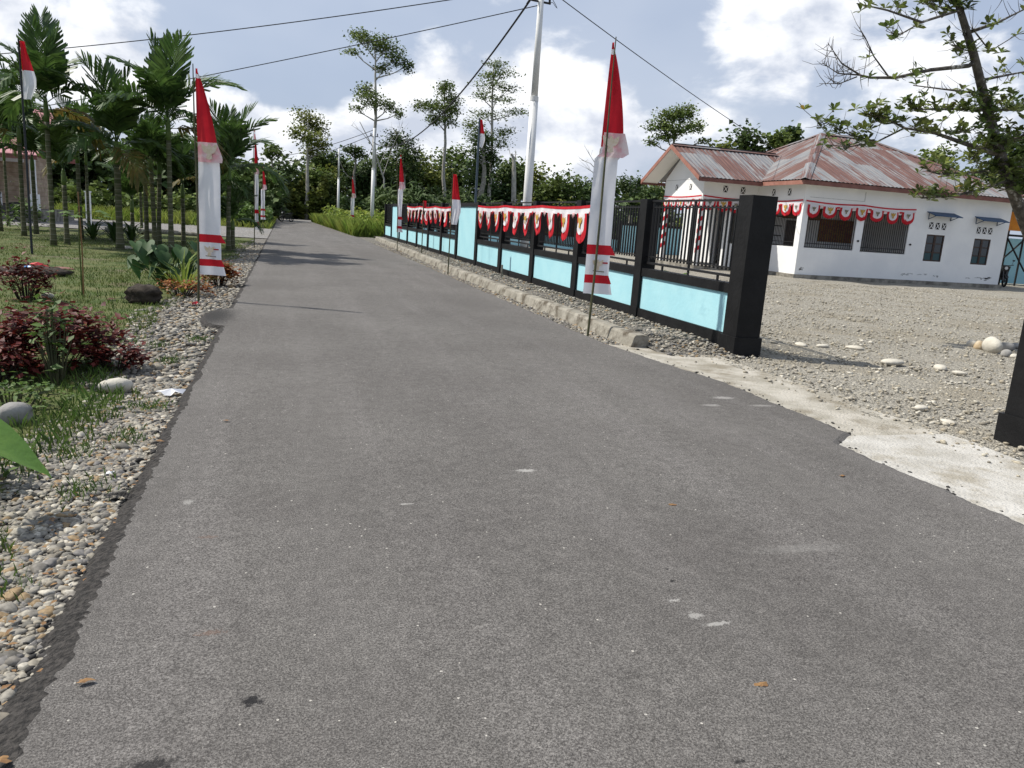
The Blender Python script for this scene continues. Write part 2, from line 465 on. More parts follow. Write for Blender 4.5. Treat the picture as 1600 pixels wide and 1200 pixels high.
def share(name, me, parent, loc, rotz=0, scale=None):
    """one more piece that shares mesh data; loc in world coordinates"""
    o = bpy.data.objects.new(name, me)
    o.location = Vector(loc) - (wloc(parent) if parent else Vector((0, 0, 0)))
    o.rotation_euler.z = rotz
    if scale: o.scale = scale
    return link(o, parent)


def copy_tree(o, parent=None):
    c = o.copy(); sc.collection.objects.link(c); c.parent = parent
    for ch in list(o.children): copy_tree(ch, c)
    return c


def rot_mats(n, tilt=1.0, g=None):
    """random rotations (n,3,3): random heading, then tilt up to tilt*pi/2, then random spin"""
    g = g or rng
    a = g.uniform(0, 2*np.pi, n); b = g.uniform(-1, 1, n)*tilt*np.pi/2; c = g.uniform(0, 2*np.pi, n)
    def rz(t):
        m = np.zeros((n, 3, 3)); m[:, 0, 0] = np.cos(t); m[:, 0, 1] = -np.sin(t); m[:, 1, 0] = np.sin(t); m[:, 1, 1] = np.cos(t); m[:, 2, 2] = 1; return m
    def rx(t):
        m = np.zeros((n, 3, 3)); m[:, 0, 0] = 1; m[:, 1, 1] = np.cos(t); m[:, 1, 2] = -np.sin(t); m[:, 2, 1] = np.sin(t); m[:, 2, 2] = np.cos(t); return m
    return rz(a) @ rx(b) @ rz(c)


def scatter(bv, bf, pos, rots, scl):
    bv = np.asarray(bv); bf = np.asarray(bf); n = len(pos)
    scl = np.asarray(scl)
    if scl.ndim == 1: scl = scl[:, None]
    v = bv[None]*scl[:, None, :] if scl.shape[1] == 3 else bv[None]*scl[:, :, None]
    v = np.einsum('nij,nkj->nki', rots, v) + np.asarray(pos)[:, None, :]
    f = bf[None] + (np.arange(n)*len(bv))[:, None, None]
    return v.reshape(-1, 3), f.reshape(-1, bf.shape[1])


LEAF_V = np.array([(0, 0, 0), (.27, .42, .05), (0, 1, -.06), (-.27, .42, .05), (0, .45, -.02)], float)
LEAF_F = np.array([(0, 1, 4), (1, 2, 4), (2, 3, 4), (3, 0, 4)])
CLUMP_V = np.array([(-.5, -.4, 0), (.5, -.3, .12), (.35, .5, -.05), (-.4, .45, .15)], float)
CLUMP_F = np.array([(0, 1, 2), (0, 2, 3)])


def ico(sub):
    import bmesh
    b = bmesh.new(); bmesh.ops.create_icosphere(b, subdivisions=sub, radius=1)
    v = np.array([x.co[:] for x in b.verts]); f = np.array([[q.index for q in p.verts] for p in b.faces]); b.free()
    return v, f


def new_obj(name, me, mat, parent=None):
    me.materials.append(MAT[mat])
    return link(bpy.data.objects.new(name, me), parent)


def vnoise(x, y, s=0):
    return (math.sin(x*1.7+s)+math.sin(y*1.3+s*2.1+x*.6)+math.sin((x+y)*2.9+s*.7)*.5+math.sin(x*5.1-y*4.3+s)*.3)/2.8


def sheet(name, xf0, xf1, y0, y1, nx, ny, z, mat, amp=0., ease=1.0):
    """ground sheet between two edge functions of Y"""
    b = MB()
    def fn(u, v):
        y = y0+(y1-y0)*(v**ease)
        x = xf0(y)*(1-u)+xf1(y)*u
        return (x, y, (z(y) if callable(z) else z)+amp*vnoise(x*2, y*2, 3))
    b.grid(fn, nx, ny)
    o = b.build(name, mat, None, True)
    return tag(o, kind='structure')


# ------------------------------------------------------------------ ground, road
def jit(y, s, a):
    return a*(math.sin(y*3.1+s)+math.sin(y*7.3+s*2)*.6+math.sin(y*17.9+s*3)*.35+math.sin(y*41+s)*.2)


TAB = np.random.default_rng(3).uniform(-1, 1, 4096)
def vn(t):
    i = math.floor(t); f = t-i; f = f*f*(3-2*f); return TAB[i % 4096]*(1-f)+TAB[(i+1) % 4096]*f
def rag(y): return vn(y*3)*.5+vn(y*7+50)*.35+vn(y*17+90)*.3+vn(y*43+7)*.22


def road_left(y): return -.74+.022*rag(y) - (.30*max(0, 1-((y-10.9)/.85)**2)**.5 if abs(y-10.9) < .85 else 0)
def road_right(y):
    e = 4.08
    if 4.75 < y < 9.3: e = 4.08+.34*min(1, (y-4.75)/.25)*min(1, (9.3-y)/2.2)
    if y > 44: e -= (y-44)*.03
    return e+.035*rag(y+300)


sheet('ground', lambda y: -700, lambda y: 700, -60, 1500, 8, 8, -.12, 'ground')
road = MB()
prof = [(0, -.06, -.06), (0, -.015, -.02), (0, .035, 0), (.12, 0, 0), (.3, 0, 0), (.5, 0, 0), (.7, 0, 0), (.88, 0, 0), (1, -.05, 0), (1, .02, -.02), (1, .06, -.07)]
def road_fn(u, v):
    y = -4+84*(v**1.6)
    k, dx, dz = prof[int(round(u*10))]
    l, r_ = road_left(y), road_right(y)
    if k == 0 and dx < .03 or (k == 0): dx *= 1+.8*max(0, min(1, (5-y)/3))*(1+.4*vn(y*4))
    if k == 0: dx += .02*rag(y*1.7+dx*3000)
    return (l+(r_-l)*k+dx, y, dz+.012*math.sin(math.pi*k))
road.grid(road_fn, 10, 2600)
road_o = tag(road.build('road', 'asphalt'), kind='structure')
road_o.data.materials.append(MAT['asphalt_edge'])
for p in road_o.data.polygons:
    xs = p.center
    if p.index < 2600*2 or p.index >= 2600*9: p.material_index = 1


def blob(cx, cy, rx, ry, z, n=22, seed=0, rough=.35):
    g = random.Random(seed)
    ph = [g.uniform(0, 6) for _ in range(4)]
    out = []
    for i in range(n):
        a = 2*math.pi*i/n
        k = 1+rough*(math.sin(2*a+ph[0])*.5+math.sin(3*a+ph[1])*.4+math.sin(5*a+ph[2])*.3+math.sin(9*a+ph[3])*.2)
        out.append((cx+rx*k*math.cos(a), cy+ry*k*math.sin(a), z))
    return out


def road_z(x, y):
    l, r_ = road_left(y), road_right(y)
    return .012*math.sin(math.pi*max(0, min(1, (x-l)/(r_-l))))


def verge_edge(y):
    b = -1.28 if y < 6.5 else (-1.28-.38*min(1, (y-6.5)/2.5) if y < 13 else -1.66+.3*min(1, (y-13)/6))
    return b+jit(y*.6, 9, .07)


sheet('gravel_verge', lambda y: verge_edge(y)-.5, lambda y: road_left(y)+.06, -3, 38, 14, 200, -.055, 'verge', .012, 1.5)
sheet('lawn', lambda y: -45, verge_edge, -3, 37, 60, 160, -.04, 'lawn', .02, 1.4)
sheet('driveway', lambda y: -45, lambda y: road_left(y)-.02, 36.5+1, 53, 40, 40, -.035, 'drive', .02)
sheet('field', lambda y: -60, lambda y: road_left(y)-.05, 52.8, 130, 30, 40, -.03, 'ground', .05)
sheet('track', lambda y: -3+(y-79)*.1, lambda y: 4.5+(y-79)*.1, 79.6, 112, 10, 20, -.005, 'drive', .02)
sheet('yard', lambda y: 5.15 + (.0 if y < 8.5 else .75), lambda y: 60, -3, 70, 90, 160, -.04, 'yard', .025, 1.3)
# concrete apron in front of the gateway
for nm, ya, yb, mt_, dz in (('concrete_apron', -3, 4.98, 'concrete', .004), ('old_concrete_apron', 4.99, 9.3, 'oldconcrete', 0.)):
    ap = MB()
    def ap_fn(u, v):
        y = ya+(yb-ya)*v
        x0 = 3.95; x1 = 5.36+jit(y, 12, .03)
        return (x0+(x1-x0)*u, y, -.024+dz+.006*vnoise(x0+u*3, y*2, 1))
    ap.grid(ap_fn, 10, 60)
    tag(ap.build(nm, mt_, None, True), kind='structure')
# strip of gravel between road, kerb and fence
sheet('gravel_strip', lambda y: 3.75, lambda y: 4.95 if y < 9 else 4.62+max(0, (y-20)*.02), 9.15, 48, 8, 160, -.05, 'verge', .012)
sheet('fence_bed', lambda y: 4.60+max(0, (y-20)*.02), lambda y: 5.78, 8.3, 48, 10, 160, lambda y: -.05+.095*min(1, max(0, (y-8.4)/1.2)), 'verge', .02)
sheet('overgrown_bank', lambda y: road_right(y)-.08, lambda y: 60, 47.5, 130, 30, 60, -.02, 'ground', .06)
# low concrete drain kerb, cast in lengths
kx = lambda y: 4.42+max(0, (y-20)*.02)
kerb = thing('drain_kerb', (kx(9.2), 9.2, 0), 'weathered stained concrete drain kerb running along the foot of the black and blue fence', 'kerb')
y = 9.15; i = 0
while y < 44:
    L = 2.4+1.6*rnd.random()
    b = MB(); x0 = kx(y+L/2)+rnd.uniform(-.005, .005); top = .135+rnd.uniform(-.006, .006)
    ya, yb = y+.004, y+L-.004
    n = 5
    for q in range(n):
        pass
    def kfn(u, v, x0=x0, top=top, ya=ya, yb=yb):
        yy = ya+(yb-ya)*v
        P = [(-.05, -.09), (-.02, .03), (0, top-.03), (.025, top), (.10, top+.004), (.19, top), (.21, top-.03), (.22, -.02)]
        dx, dz = P[int(round(u*7))]
        nn = vnoise(yy*3, dx*9, 4)
        return (x0+dx+.004*nn, yy, dz+.004*nn+.006*math.sin(yy*1.1))
    b.grid(kfn, 7, 22)
    for e in (0, 1):
        b.poly([kfn(q/7, e) for q in (range(8) if e == 0 else range(7, -1, -1))])
    b.build('kerb_stone', 'kerb', kerb)
    y += L; i += 1

# ------------------------------------------------------------------ gravel (uncountable)
def pebbles(name, label, xs, ys, size, mat, sub, z, flat=.55, zf=None):
    v, f = ico(sub); n = len(xs)
    out_v = []; out_f = []; base = 0
    for k in range(5):
        idx = np.arange(k, n, 5); m_ = len(idx)
        vv = v*(1+.30*np.sin(v[:, [1, 2, 0]]*2.3+k*1.7)+.16*np.sin(v[:, [2, 0, 1]]*4.1+k))
        s = np.stack([size[idx]*rng.uniform(.8, 1.35, m_), size[idx]*rng.uniform(.7, 1.0, m_), size[idx]*flat*rng.uniform(.7, 1.2, m_)], 1)
        zz = z+s[:, 2]*.35 + (zf(xs[idx], ys[idx]) if zf else 0)
        a, b = scatter(vv, f, np.stack([xs[idx], ys[idx], zz], 1), rot_mats(m_, .18), s)
        out_v.append(a); out_f.append(b+base); base += len(a)
    me = fast_mesh(name, np.concatenate(out_v), np.concatenate(out_f))
    if sub > 1: me.polygons.foreach_set('use_smooth', np.ones(len(me.polygons), bool))
    return tag(new_obj(name, me, mat), label, 'gravel', kind='stuff')


ve = np.vectorize(verge_edge); rl = np.vectorize(road_left); rr = np.vectorize(road_right)
n = 16000
ys = 1.6+5.4*rng.random(n)**1.1; ed = ve(ys)
xs = ed-.28+(rl(ys)-.02-ed+.28)*rng.random(n)**.85
pebbles('gravel', 'loose river pebbles on the left verge closest to the viewer', xs, ys, rng.gamma(4., .0025, n)+.004, 'pebble', 2, -.052)
n = 12000
ys = 7+rng.random(n)**1.3*26; ed = ve(ys)
xs = ed-.2+(rl(ys)-.02-ed+.2)*rng.random(n)**.85
pebbles('gravel', 'loose river pebbles on the left verge further up the road', xs, ys, rng.gamma(5., .0036, n)+.006, 'pebble', 1, -.05)
n = 8000
ys = 9.3+rng.random(n)**1.4*30
xs = rr(ys)-.02+(kx(9.)+.02+np.maximum(0, (ys-20)*.02)-rr(ys))*rng.random(n)
pebbles('gravel', 'grey pebbles between the right road edge and the drain kerb', xs, ys, rng.gamma(4., .0036, n)+.006, 'pebble', 1, -.045)
n = 7000
ys = 8.5+rng.random(n)**1.3*30
xs = 4.66+np.maximum(0, (ys-20)*.02)+(5.70-4.66)*rng.random(n)
pebbles('gravel', 'grey pebbles between the drain kerb and the fence foot', xs, ys, rng.gamma(4., .0040, n)+.005, 'pebble', 1, -.045, .55, lambda x, y: .095*np.clip((y-8.4)/1.2, 0, 1))
n = 40000
ys = 2.5+rng.random(n)**1.25*22; xs = 5.25+rng.random(n)**1.3*20
keep = ~((ys > 8.9) & (xs < 6.05))
xs, ys = xs[keep], ys[keep]; n = len(xs)
pebbles('gravel', 'pale river gravel spread over the yard before the white house', xs, ys, rng.gamma(3., .0037, n)+.004, 'yard_pebble', 1, -.035)


n = 230
ys = 2.5+rng.random(n)*6.8; xs = 5.42-np.abs(rng.normal(0, .22, n))
pebbles('gravel', 'stray stones lying on the concrete apron', xs, ys, rng.gamma(3., .0036, n)+.003, 'yard_pebble', 1, -.02)
n = 130
ys = 3+rng.random(n)*6; xs = rr(ys)+np.abs(rng.normal(0, .07, n))
pebbles('asphalt_crumbs', 'dark crumbs along the right asphalt edge', xs, ys, rng.gamma(3., .0019, n)+.002, 'crumb', 1, -.02)
n = 2600
ys = 1.6+rng.random(n)**1.4*18
xs = rl(ys)-.03+np.abs(rng.normal(0, .05, n))*-1+.03
pebbles('asphalt_crumbs', 'dark crumbs broken off the left asphalt edge', xs, ys, rng.gamma(3., .0026, n)+.003, 'crumb', 1, -.045)


def stone(name, label, px, py, sx, sy, sz, mat, seed, rz=0, cat='rock', group=None, sink=.25, pos=None, squash=.15, rough_=.03):
    v, f = ico(3)
    g = np.random.default_rng(seed); ph = g.uniform(0, 6, 6)
    vv = v*(1+squash*(np.sin(v[:, [1]]*2.1+ph[0])*.6+np.sin(v[:, [0]]*2.7+ph[1])*.5+np.sin(v[:, [2]]*3.3+ph[2])*.5)+rough_*np.sin(v[:, [0]]*9+ph[3])*np.sin(v[:, [1]]*8+ph[4]))
    vv = vv*np.array([sx, sy, sz])
    c, s_ = math.cos(rz), math.sin(rz)
    vv = np.stack([vv[:, 0]*c-vv[:, 1]*s_, vv[:, 0]*s_+vv[:, 1]*c, vv[:, 2]], 1)
    vv[:, 2] -= vv[:, 2].min()*(1-sink)
    me = fast_mesh(name, vv, f); me.polygons.foreach_set('use_smooth', np.ones(len(me.polygons), bool))
    o = new_obj(name, me, mat)
    if pos is None:
        d = direction(px, py); t = -(CAMH+.04)/d.z; pos = (d.x*t, d.y*t, -.05)
    o.location = pos
    return tag(o, label, cat, group)


stone('river_stone', 'smooth cream boulder on the left verge in front of the dark red bush', 180, 612, .115, .075, .075, 'rock', 1, .2)
stone('river_stone', 'rough grey stone half hidden in weeds at the left edge of the photo', 25, 660, .11, .08, .07, 'rockgrey', 2, .5)
stone('dark_stump', 'dark rotting stump on the grass edge beside the green taro clump', 225, 474, .26, .18, .12, 'stump', 3, .1, 'stump', squash=.26, rough_=.17)
stone('river_stone', 'small pale stone on the lawn beside the little red shrub', 75, 466, .09, .06, .05, 'rock', 4)
stone('river_stone', 'small white stone at the foot of the leftmost thick palm trunk in the grove', 198, 389, .16, .1, .07, 'rock', 5)
stone('ash_heap', 'low black heap of ash and garden waste behind the maroon shrub', 40, 428, .55, .38, .10, 'stump', 8, 0, 'heap', squash=.3, rough_=.2, sink=.4)
stone('board', 'reddish broken board lying right of the ash heap', 98, 421, .28, .07, .035, 'fascia', 9, -.3, 'board')
g_ = 'stone heap in the yard'
for i, (px, py, s, mt, lb) in enumerate(((1518, 543, .10, 'rock', 'rounded cream stone at the left end of the stone heap'), (1530, 546, .115, 'rockbrown', 'brownish stone behind the left end of the stone heap'),
        (1549, 551, .15, 'rock', 'largest egg shaped cream stone in the yard stone heap'), (1573, 547, .12, 'rockgrey', 'grey stone right of the largest stone in the heap'),
        (1571, 557, .095, 'rockgrey', 'flat grey stone in front of the yard stone heap'), (1585, 559, .075, 'rock', 'small cream stone beside the gate post, right end of the heap'), (1588, 545, .09, 'rockgrey', 'grey stone at the back right of the stone heap'))):
    stone('river_stone', lb, px, py, s, s*.75, s*(1.0 if i == 2 else .7), mt, 10+i, i*.7, group=g_)
for i, (px, py, s) in enumerate(((1395, 570, .16), (1470, 577, .13), (1335, 545, .12), (1285, 543, .11), (1250, 540, .13), (1500, 585, .09), (1440, 640, .09), (1480, 660, .08))):
    stone('flat_stone', 'flat pale stone lying in the yard gravel, ' + ['long one left of the stone heap', 'second from the gate post', 'in mid yard', 'between post and heap', 'nearest behind the fence end post', 'just before the gate post', 'lowest but one', 'lowest, beside the concrete apron'][i], px, py, s, s*.6, s*.3, 'rock', 30+i, i*1.1, group='flat stones in the yard')

# ------------------------------------------------------------------ fence
XF = 5.72
YP = [8.93, 12.0, 15.0, 17.95, 20.9, 23.78, 26.75, 29.55, 32.4, 35.3, 38.15, 41.0, 44.2, 47.2]
SOLID = {5, 11}
fence = thing('yard_fence', (XF, 8.93, 0), 'long black and pale blue boundary fence with metal bars right of the road', 'fence')
pm = MB().box(-.13, .13, -.13, .13, .21, 2.0).box(-.145, .145, -.145, .145, -.08, .2099).mesh('post'); pm.materials.append(MAT['black'])
MB().box(XF-.05, XF+.31, 8.74, 9.06, .2, 2.02).box(XF-.075, XF+.335, 8.715, 9.085, -.1, .199).build('post', 'black', fence)
studm = MB().box(-.01, .01, -.02, .02, .87, .945).mesh('stud'); studm.materials.append(MAT['black_metal'])
uprm = MB().box(-.015, .015, -.015, .015, .98, 1.955).mesh('upright'); uprm.materials.append(MAT['black_metal'])
barm = MB().box(-.012, .012, -.011, .011, 1.03, 1.90).mesh('bar'); barm.materials.append(MAT['black_metal'])
for i, y in enumerate(YP):
    if i: share('post', pm, fence, (XF+.13, y, 0))
    if i == len(YP)-1: break
    a, b = y+(.13 if i else .13), YP[i+1]-.13
    MB().box(XF+.01, XF+.22, a, b, -.08, .2).build('plinth', 'black', fence)
    if i in SOLID:
        MB().box(XF+.055, XF+.19, a, b, .2, 1.86).build('panel', 'blue', fence)
        MB().box(XF+.02, XF+.2, a, b, 1.86, 1.985).build('beam', 'black', fence)
        continue
    MB().box(XF+.05, XF+.19, a, b, .2, .74).build('panel', 'blue', fence)
    MB().box(XF+.02, XF+.21, a, b, .74, .87).build('beam', 'black', fence)
    MB().box(XF+.09, XF+.13, a, b, 1.955, 1.985).build('rail', 'black_metal', fence)
    MB().box(XF+.085, XF+.135, a, b, .945, .98).build('rail', 'black_metal', fence)
    for t in (.2, .5, .8): share('stud', studm, fence, (XF+.11, a+(b-a)*t, 0))
    for t in (.02, .5, .98): share('upright', uprm, fence, (XF+.11, a+(b-a)*t, 0))
    MB().box(XF+.097, XF+.123, a, b, 1.86, 1.88).build('rail', 'black_metal', fence)
    MB().box(XF+.097, XF+.123, a, b, 1.06, 1.08).build('rail', 'black_metal', fence)
    nb = 26
    if i < 6:
        for k in range(nb): share('bar', barm, fence, (XF+.11, a+(b-a)*(k+.5)/nb, 0))
    else:
        bb = MB()
        for k in range(nb):
            yy = a+(b-a)*(k+.5)/nb; bb.box(XF+.096, XF+.124, yy-.011, yy+.011, 1.03, 1.9)
        tag(bb.build('bars', 'black_metal', fence), kind='stuff')
# far side of the yard
back = thing('back_fence', (6, 47.5, 0), 'blue and black fence closing the far end of the yard, seen through the bars', 'fence')
x = 6.1; k = 0
while x < 36:
    share('post', pm, back, (x, 47.5, 0))
    hi = x > 20
    MB().box(x+.13, x+2.87, 47.42, 47.55, -.05, 1.7 if hi else .74).build('panel', 'blue', back)
    MB().box(x+.13, x+2.87, 47.38, 47.58, 1.701 if hi else .741, 1.85 if hi else .87).build('beam', 'black', back)
    if not hi:
        bb = MB().box(x+.13, x+2.87, 47.47, 47.5, 1.95, 1.98)
        for q in range(24):
            xx = x+.2+q*.108; bb.box(xx, xx+.02, 47.475, 47.495, .87, 1.95)
        tag(bb.build('bars', 'black_metal', back), kind='stuff')
    x += 3; k += 1
gp_ = thing('gate_post', (XF+.22, 4.66, 0), 'black gate post cut by the right edge of the photo beside the stone heap', 'post')
MB().box(XF+.06, XF+.38, 4.50, 4.82, .2, 2.02).build('shaft', 'black', gp_)
MB().box(XF+.03, XF+.41, 4.47, 4.85, -.1, .199).build('plinth', 'black', gp_)

# ------------------------------------------------------------------ bunting, banners, flags
EMB = [(0, .5), (.09, .42), (.12, .30), (.24, .36), (.5, .5), (.48, .25), (.40, .05), (.28, -.08), (.14, -.12), (.20, -.42), (0, -.5)]
EMB = EMB + [(-x, y) for x, y in EMB[-2:0:-1]]


def emblem(parent, c, u, n, s, mat='gold', name='emblem'):
    """flat printed bird emblem: centre c, horizontal u, normal n, size s"""
    c = Vector(c); u = Vector(u).normalized(); n = Vector(n).normalized()
    MB().prism([c+u*x*s+Vector((0, 0, 1))*y*s for x, y in EMB], n*.003).build(name, mat, parent)


def bunting(label, p0, p1, n, ztop, drop, w, nrm, cols, group, droop=.03, printed=True, wav=0.):
    """cloth strip with rounded pennants hung from p0 to p1 (plan points)"""
    p0 = Vector((p0[0], p0[1], 0)); p1 = Vector((p1[0], p1[1], 0)); u = (p1-p0).normalized(); L = (p1-p0).length; nr = Vector((nrm[0], nrm[1], 0))
    t = thing('bunting', (p0.x, p0.y, ztop), label, 'bunting', group)
    def P(s, z, off): return p0+u*s+nr*off+Vector((0, 0, z))
    nseg = max(8, int(L*8))
    def sag(s): return ztop-droop*abs(math.sin(math.pi*s/L*max(1, n//3)))
    def wv(s, z): return wav*(math.sin(s*7+z*3)+.6*math.sin(s*15+z*5))
    MB().grid(lambda a, b: P(a*L, sag(a*L)-b*.055, .012+wv(a*L, 0)), nseg, 1).build('top_edge', 'red', t)
    MB().grid(lambda a, b: P(a*L, sag(a*L)-.055-b*.10, .006+wv(a*L, b*.14)), nseg, 2).build('band', 'cloth', t)
    sp = L/n
    for i in range(n):
        cx = sp*(i+.5); W = w*rnd.uniform(.9, 1.05); D = drop*rnd.uniform(.93, 1.05); sk = rnd.uniform(-.04, .04)
        tw = rnd.uniform(-.05, .05)
        def pen(W, D, off, z0, name, mat, m=14):
            b = MB(); b0 = len(b.v)
            rows = 10
            for r_ in range(rows+1):
                q = r_/rows; z = z0-D*q
                hw = W/2*(1-max(0, (q-.35)/.65)**2.4)**.5 if q < 1 else .0
                hw = max(hw, .012)
                for c in range(7):
                    s = cx+sk*q+hw*(c/3-1)
                    b.v.append(tuple(P(s, z, off+wv(s, q)+tw*q*(c/3-1)*.6+.012*math.sin(c*2.1+q*4+i))))
            for r_ in range(rows):
                for c in range(6):
                    k = r_*7+c; b.f.append([k, k+7, k+8, k+1])
            return b.build(name, mat, t, True)
        zt = sag(cx)-.15
        pen(W, D, .016, zt, 'pennant', 'red')
        pen(W*.70, D*.72, .030, zt+.005, 'pennant_face', 'cloth')
        if printed:
            emblem(t, P(cx+sk*.3, zt-D*.30, .052), u, nr, W*(.40 if cols[i % len(cols)] == 'gold' else .30), cols[i % len(cols)])
        # gathered cloth between pennants
        b = MB()
        for q in (-1, 0, 1):
            c = sp*(i+1)+q*.045
            if c < L-.02:
                b.poly([P(c-.035, sag(c)-.13, .02), P(c+.035, sag(c)-.13, .025), P(c+.012*q, sag(c)-.13-.12*(1-.3*abs(q)), .03)])
        if b.f: b.build('gather', 'red' if i % 2 else 'pink', t)
    return t


bg_ = 'red and white bunting'
bunting('red and white bunting along the fence bays next to the near tall banner', (XF-.03, 23.5), (XF-.03, 14.2), 10, 1.90, .56, .56, (-1, 0), ['gold', 'faint', 'gold'], bg_, .035, True, .014)
bunting('red and white bunting on the farther fence bays beyond the solid blue panel', (XF-.03, 38.0), (XF-.03, 27.0), 11, 1.88, .56, .5, (-1, 0), ['gold', 'faint'], bg_, .05, True, .02)


def cloth(parent, name, mat, base, u, z0, z1, fl, fr, wave, nz=10, nx=8, ph=0., off=0.):
    """vertical cloth between left/right edge functions of z, rippling across normal"""
    u = Vector(u).normalized(); nr = Vector((u.y, -u.x, 0)); base = Vector(base)
    def fn(a, b):
        z = z0+(z1-z0)*a; l, r_ = fl(z), fr(z); s = l+(r_-l)*b
        return base+u*s+Vector((0, 0, z))+nr*(off+wave*(math.sin(b*7+z*2.2+ph)+.5*math.sin(b*13-z*4+ph)))
    return MB().grid(fn, nz, nx).build(name, mat, parent, True)


def banner(label, base, H, w, u, fab_bot, group='tall red and white banners', lean=(0, 0), left=.0, twist=1., furl=0.):
    """feather banner: bamboo pole, red top, printed flap, white body, two red bands"""
    x, y, z = base
    t = thing('feather_banner', base, label, 'banner', group)
    pts = [(x+lean[0]*k+.015*math.sin(k*5), y+lean[1]*k, z+H*k) for k in (0, .2, .4, .6, .8, 1)]
    MB().tube(pts, [.017, .017, .016, .014, .011, .007], 7).build('pole', 'bamboo', t)
    hb, ht = fab_bot*H, .985*H; span = ht-hb
    def zc(f): return hb+span*f
    wv = .018*twist
    def prof(z):
        f = (z-hb)/span
        k = 1-.10*f if f < .5 else .95*(1-((f-.5)/.5)**1.7)**.8
        return max(.03, w*k*(1-furl*(.6+.4*math.sin(f*7))))
    lf = lambda z: left*(1 if z < hb+span*.57 else .35)
    fl = lambda z: -lf(z)*prof(z)
    fr = lambda z: prof(z)*(1-lf(z))
    B = (x, y, z); o = -.06
    cloth(t, 'foot', 'cloth', B, u, zc(0), zc(.045), fl, lambda z: fr(z)+(.10*w*(1-(z-zc(0))/(zc(.045)-zc(0)))+.10*w), wv, 4, 8, 0, o)
    cloth(t, 'band', 'red', B, u, zc(.045), zc(.08), fl, lambda z: fr(z)+.14*w*(1-(z-zc(.045))/(zc(.08)-zc(.045))), wv, 3, 8, 0, o)
    lo = cloth(t, 'label_field', 'cloth', B, u, zc(.08), zc(.165), fl, fr, wv, 4, 8, 0, o)
    cloth(t, 'band', 'red', B, u, zc(.165), zc(.205), fl, lambda z: fr(z)+.22*w*(1-(z-zc(.165))/(zc(.205)-zc(.165))), wv, 3, 8, 0, o)
    cloth(t, 'body', 'cloth', B, u, zc(.205), zc(.60), fl, fr, wv, 16, 8, 0, o)
    cloth(t, 'flap', 'pink', B, u, zc(.56), zc(.655), lambda z: fl(z)+.02, lambda z: fr(z)+.22*w*(1-abs((z-zc(.58))/(zc(.655)-zc(.56)))), wv*.7, 6, 8, .6, o+.04)
    cloth(t, 'head', 'red', B, u, zc(.60), zc(.955), fl, fr, wv, 16, 8, 0, o)
    cloth(t, 'tip', 'cloth', B, u, zc(.955), zc(.975), fl, fr, wv, 2, 6, 0, o)
    cloth(t, 'tip', 'red', B, u, zc(.975), zc(1.0), fl, fr, wv, 3, 6, 0, o)
    uu = Vector(u).normalized(); nr = Vector((uu.y, -uu.x, 0))
    def C(s, f, e): return Vector(B)+uu*s+Vector((0, 0, zc(f)))+nr*(o+e)
    if w > .28:
        mid = (fl(zc(.12))+fr(zc(.12)))/2
        emblem(t, C(mid, .122, .03), uu, nr, .20*w/.45, 'palegold', 'print_mark')
        MB().prism([C(mid+.06, .135, +.03), C(mid+.14, .135, +.03), C(mid+.14, .129, +.03), C(mid+.06, .129, +.03)], nr*.003).build('print_mark', 'red', t)
        MB().prism([C(mid-.06, .099, +.03), C(mid+.1, .097, +.03), C(mid+.1, .093, +.03), C(mid-.06, .095, +.03)], nr*.003).build('print_mark', 'greyprint', t)
        emblem(t, C(mid+.03, .61, .056), uu, nr, .30*w/.45, 'palegold', 'print_mark')
    return t


cu = (.957, -.29, 0)
banner('tall red and white feather banner standing before the near fence bays on the right', (4.13, 10.06, -.05), 4.0, .34, (.97, -.25, 0), .155, lean=(.05, 0), left=.33, twist=1.0)
banner('tall red and white feather banner at the left road edge in front of the palms', (-1.27, 12.7, -.05), 3.47, .345, cu, .125, left=.0)
banner('slim red and white banner at the left road edge, second beyond the big left one', (-1.03, 28.96, -.05), 4.1, .17, cu, .16, left=.0, furl=.25)
banner('smallest red and white banner at the far left road edge near the motorbike', (-1.22, 47.9, -.05), 3.75, .26, cu, .18, left=.6, furl=.15)
banner('furled red and white banner right of the road near the far end of the fence', (4.40, 31.8, -.02), 3.85, .25, cu, .20, lean=(-.12, 0), left=.3, furl=.3, twist=1.4)
banner('furled red and white banner standing in the tall grass beyond the fence', (4.95, 62, -.02), 4.1, .34, cu, .10, lean=(.0, 0), left=.3, furl=.25, twist=1.4)


def flag(label, base, H, pole, fw, fh, r0, drop, u=cu):
    x, y, z = base
    t = thing('hanging_flag', base, label, 'flag', 'small red and white flags on poles')
    MB().tube([(x, y, z), (x+.01, y, z+H*.5), (x, y, z+H)], [r0, r0*.9, r0*.7], 8).build('pole', pole, t)
    top = H-.05
    for nm, mt, a, b in (('red_half', 'red', 0., .5), ('white_half', 'cloth', .5, 1.)):
        def fl(zz): return .02-.06*fw*(top-zz)/fh
        def fr(zz):
            q = (top-zz)/fh
            return .06+fw*(.25+.75*min(1, q*1.6))*(1-.45*max(0, q-.75)/.25)
        cloth(t, nm, mt, base, u, top-fh*b, top-fh*a, fl, fr, .045, 12, 10, 1.3)
    return t


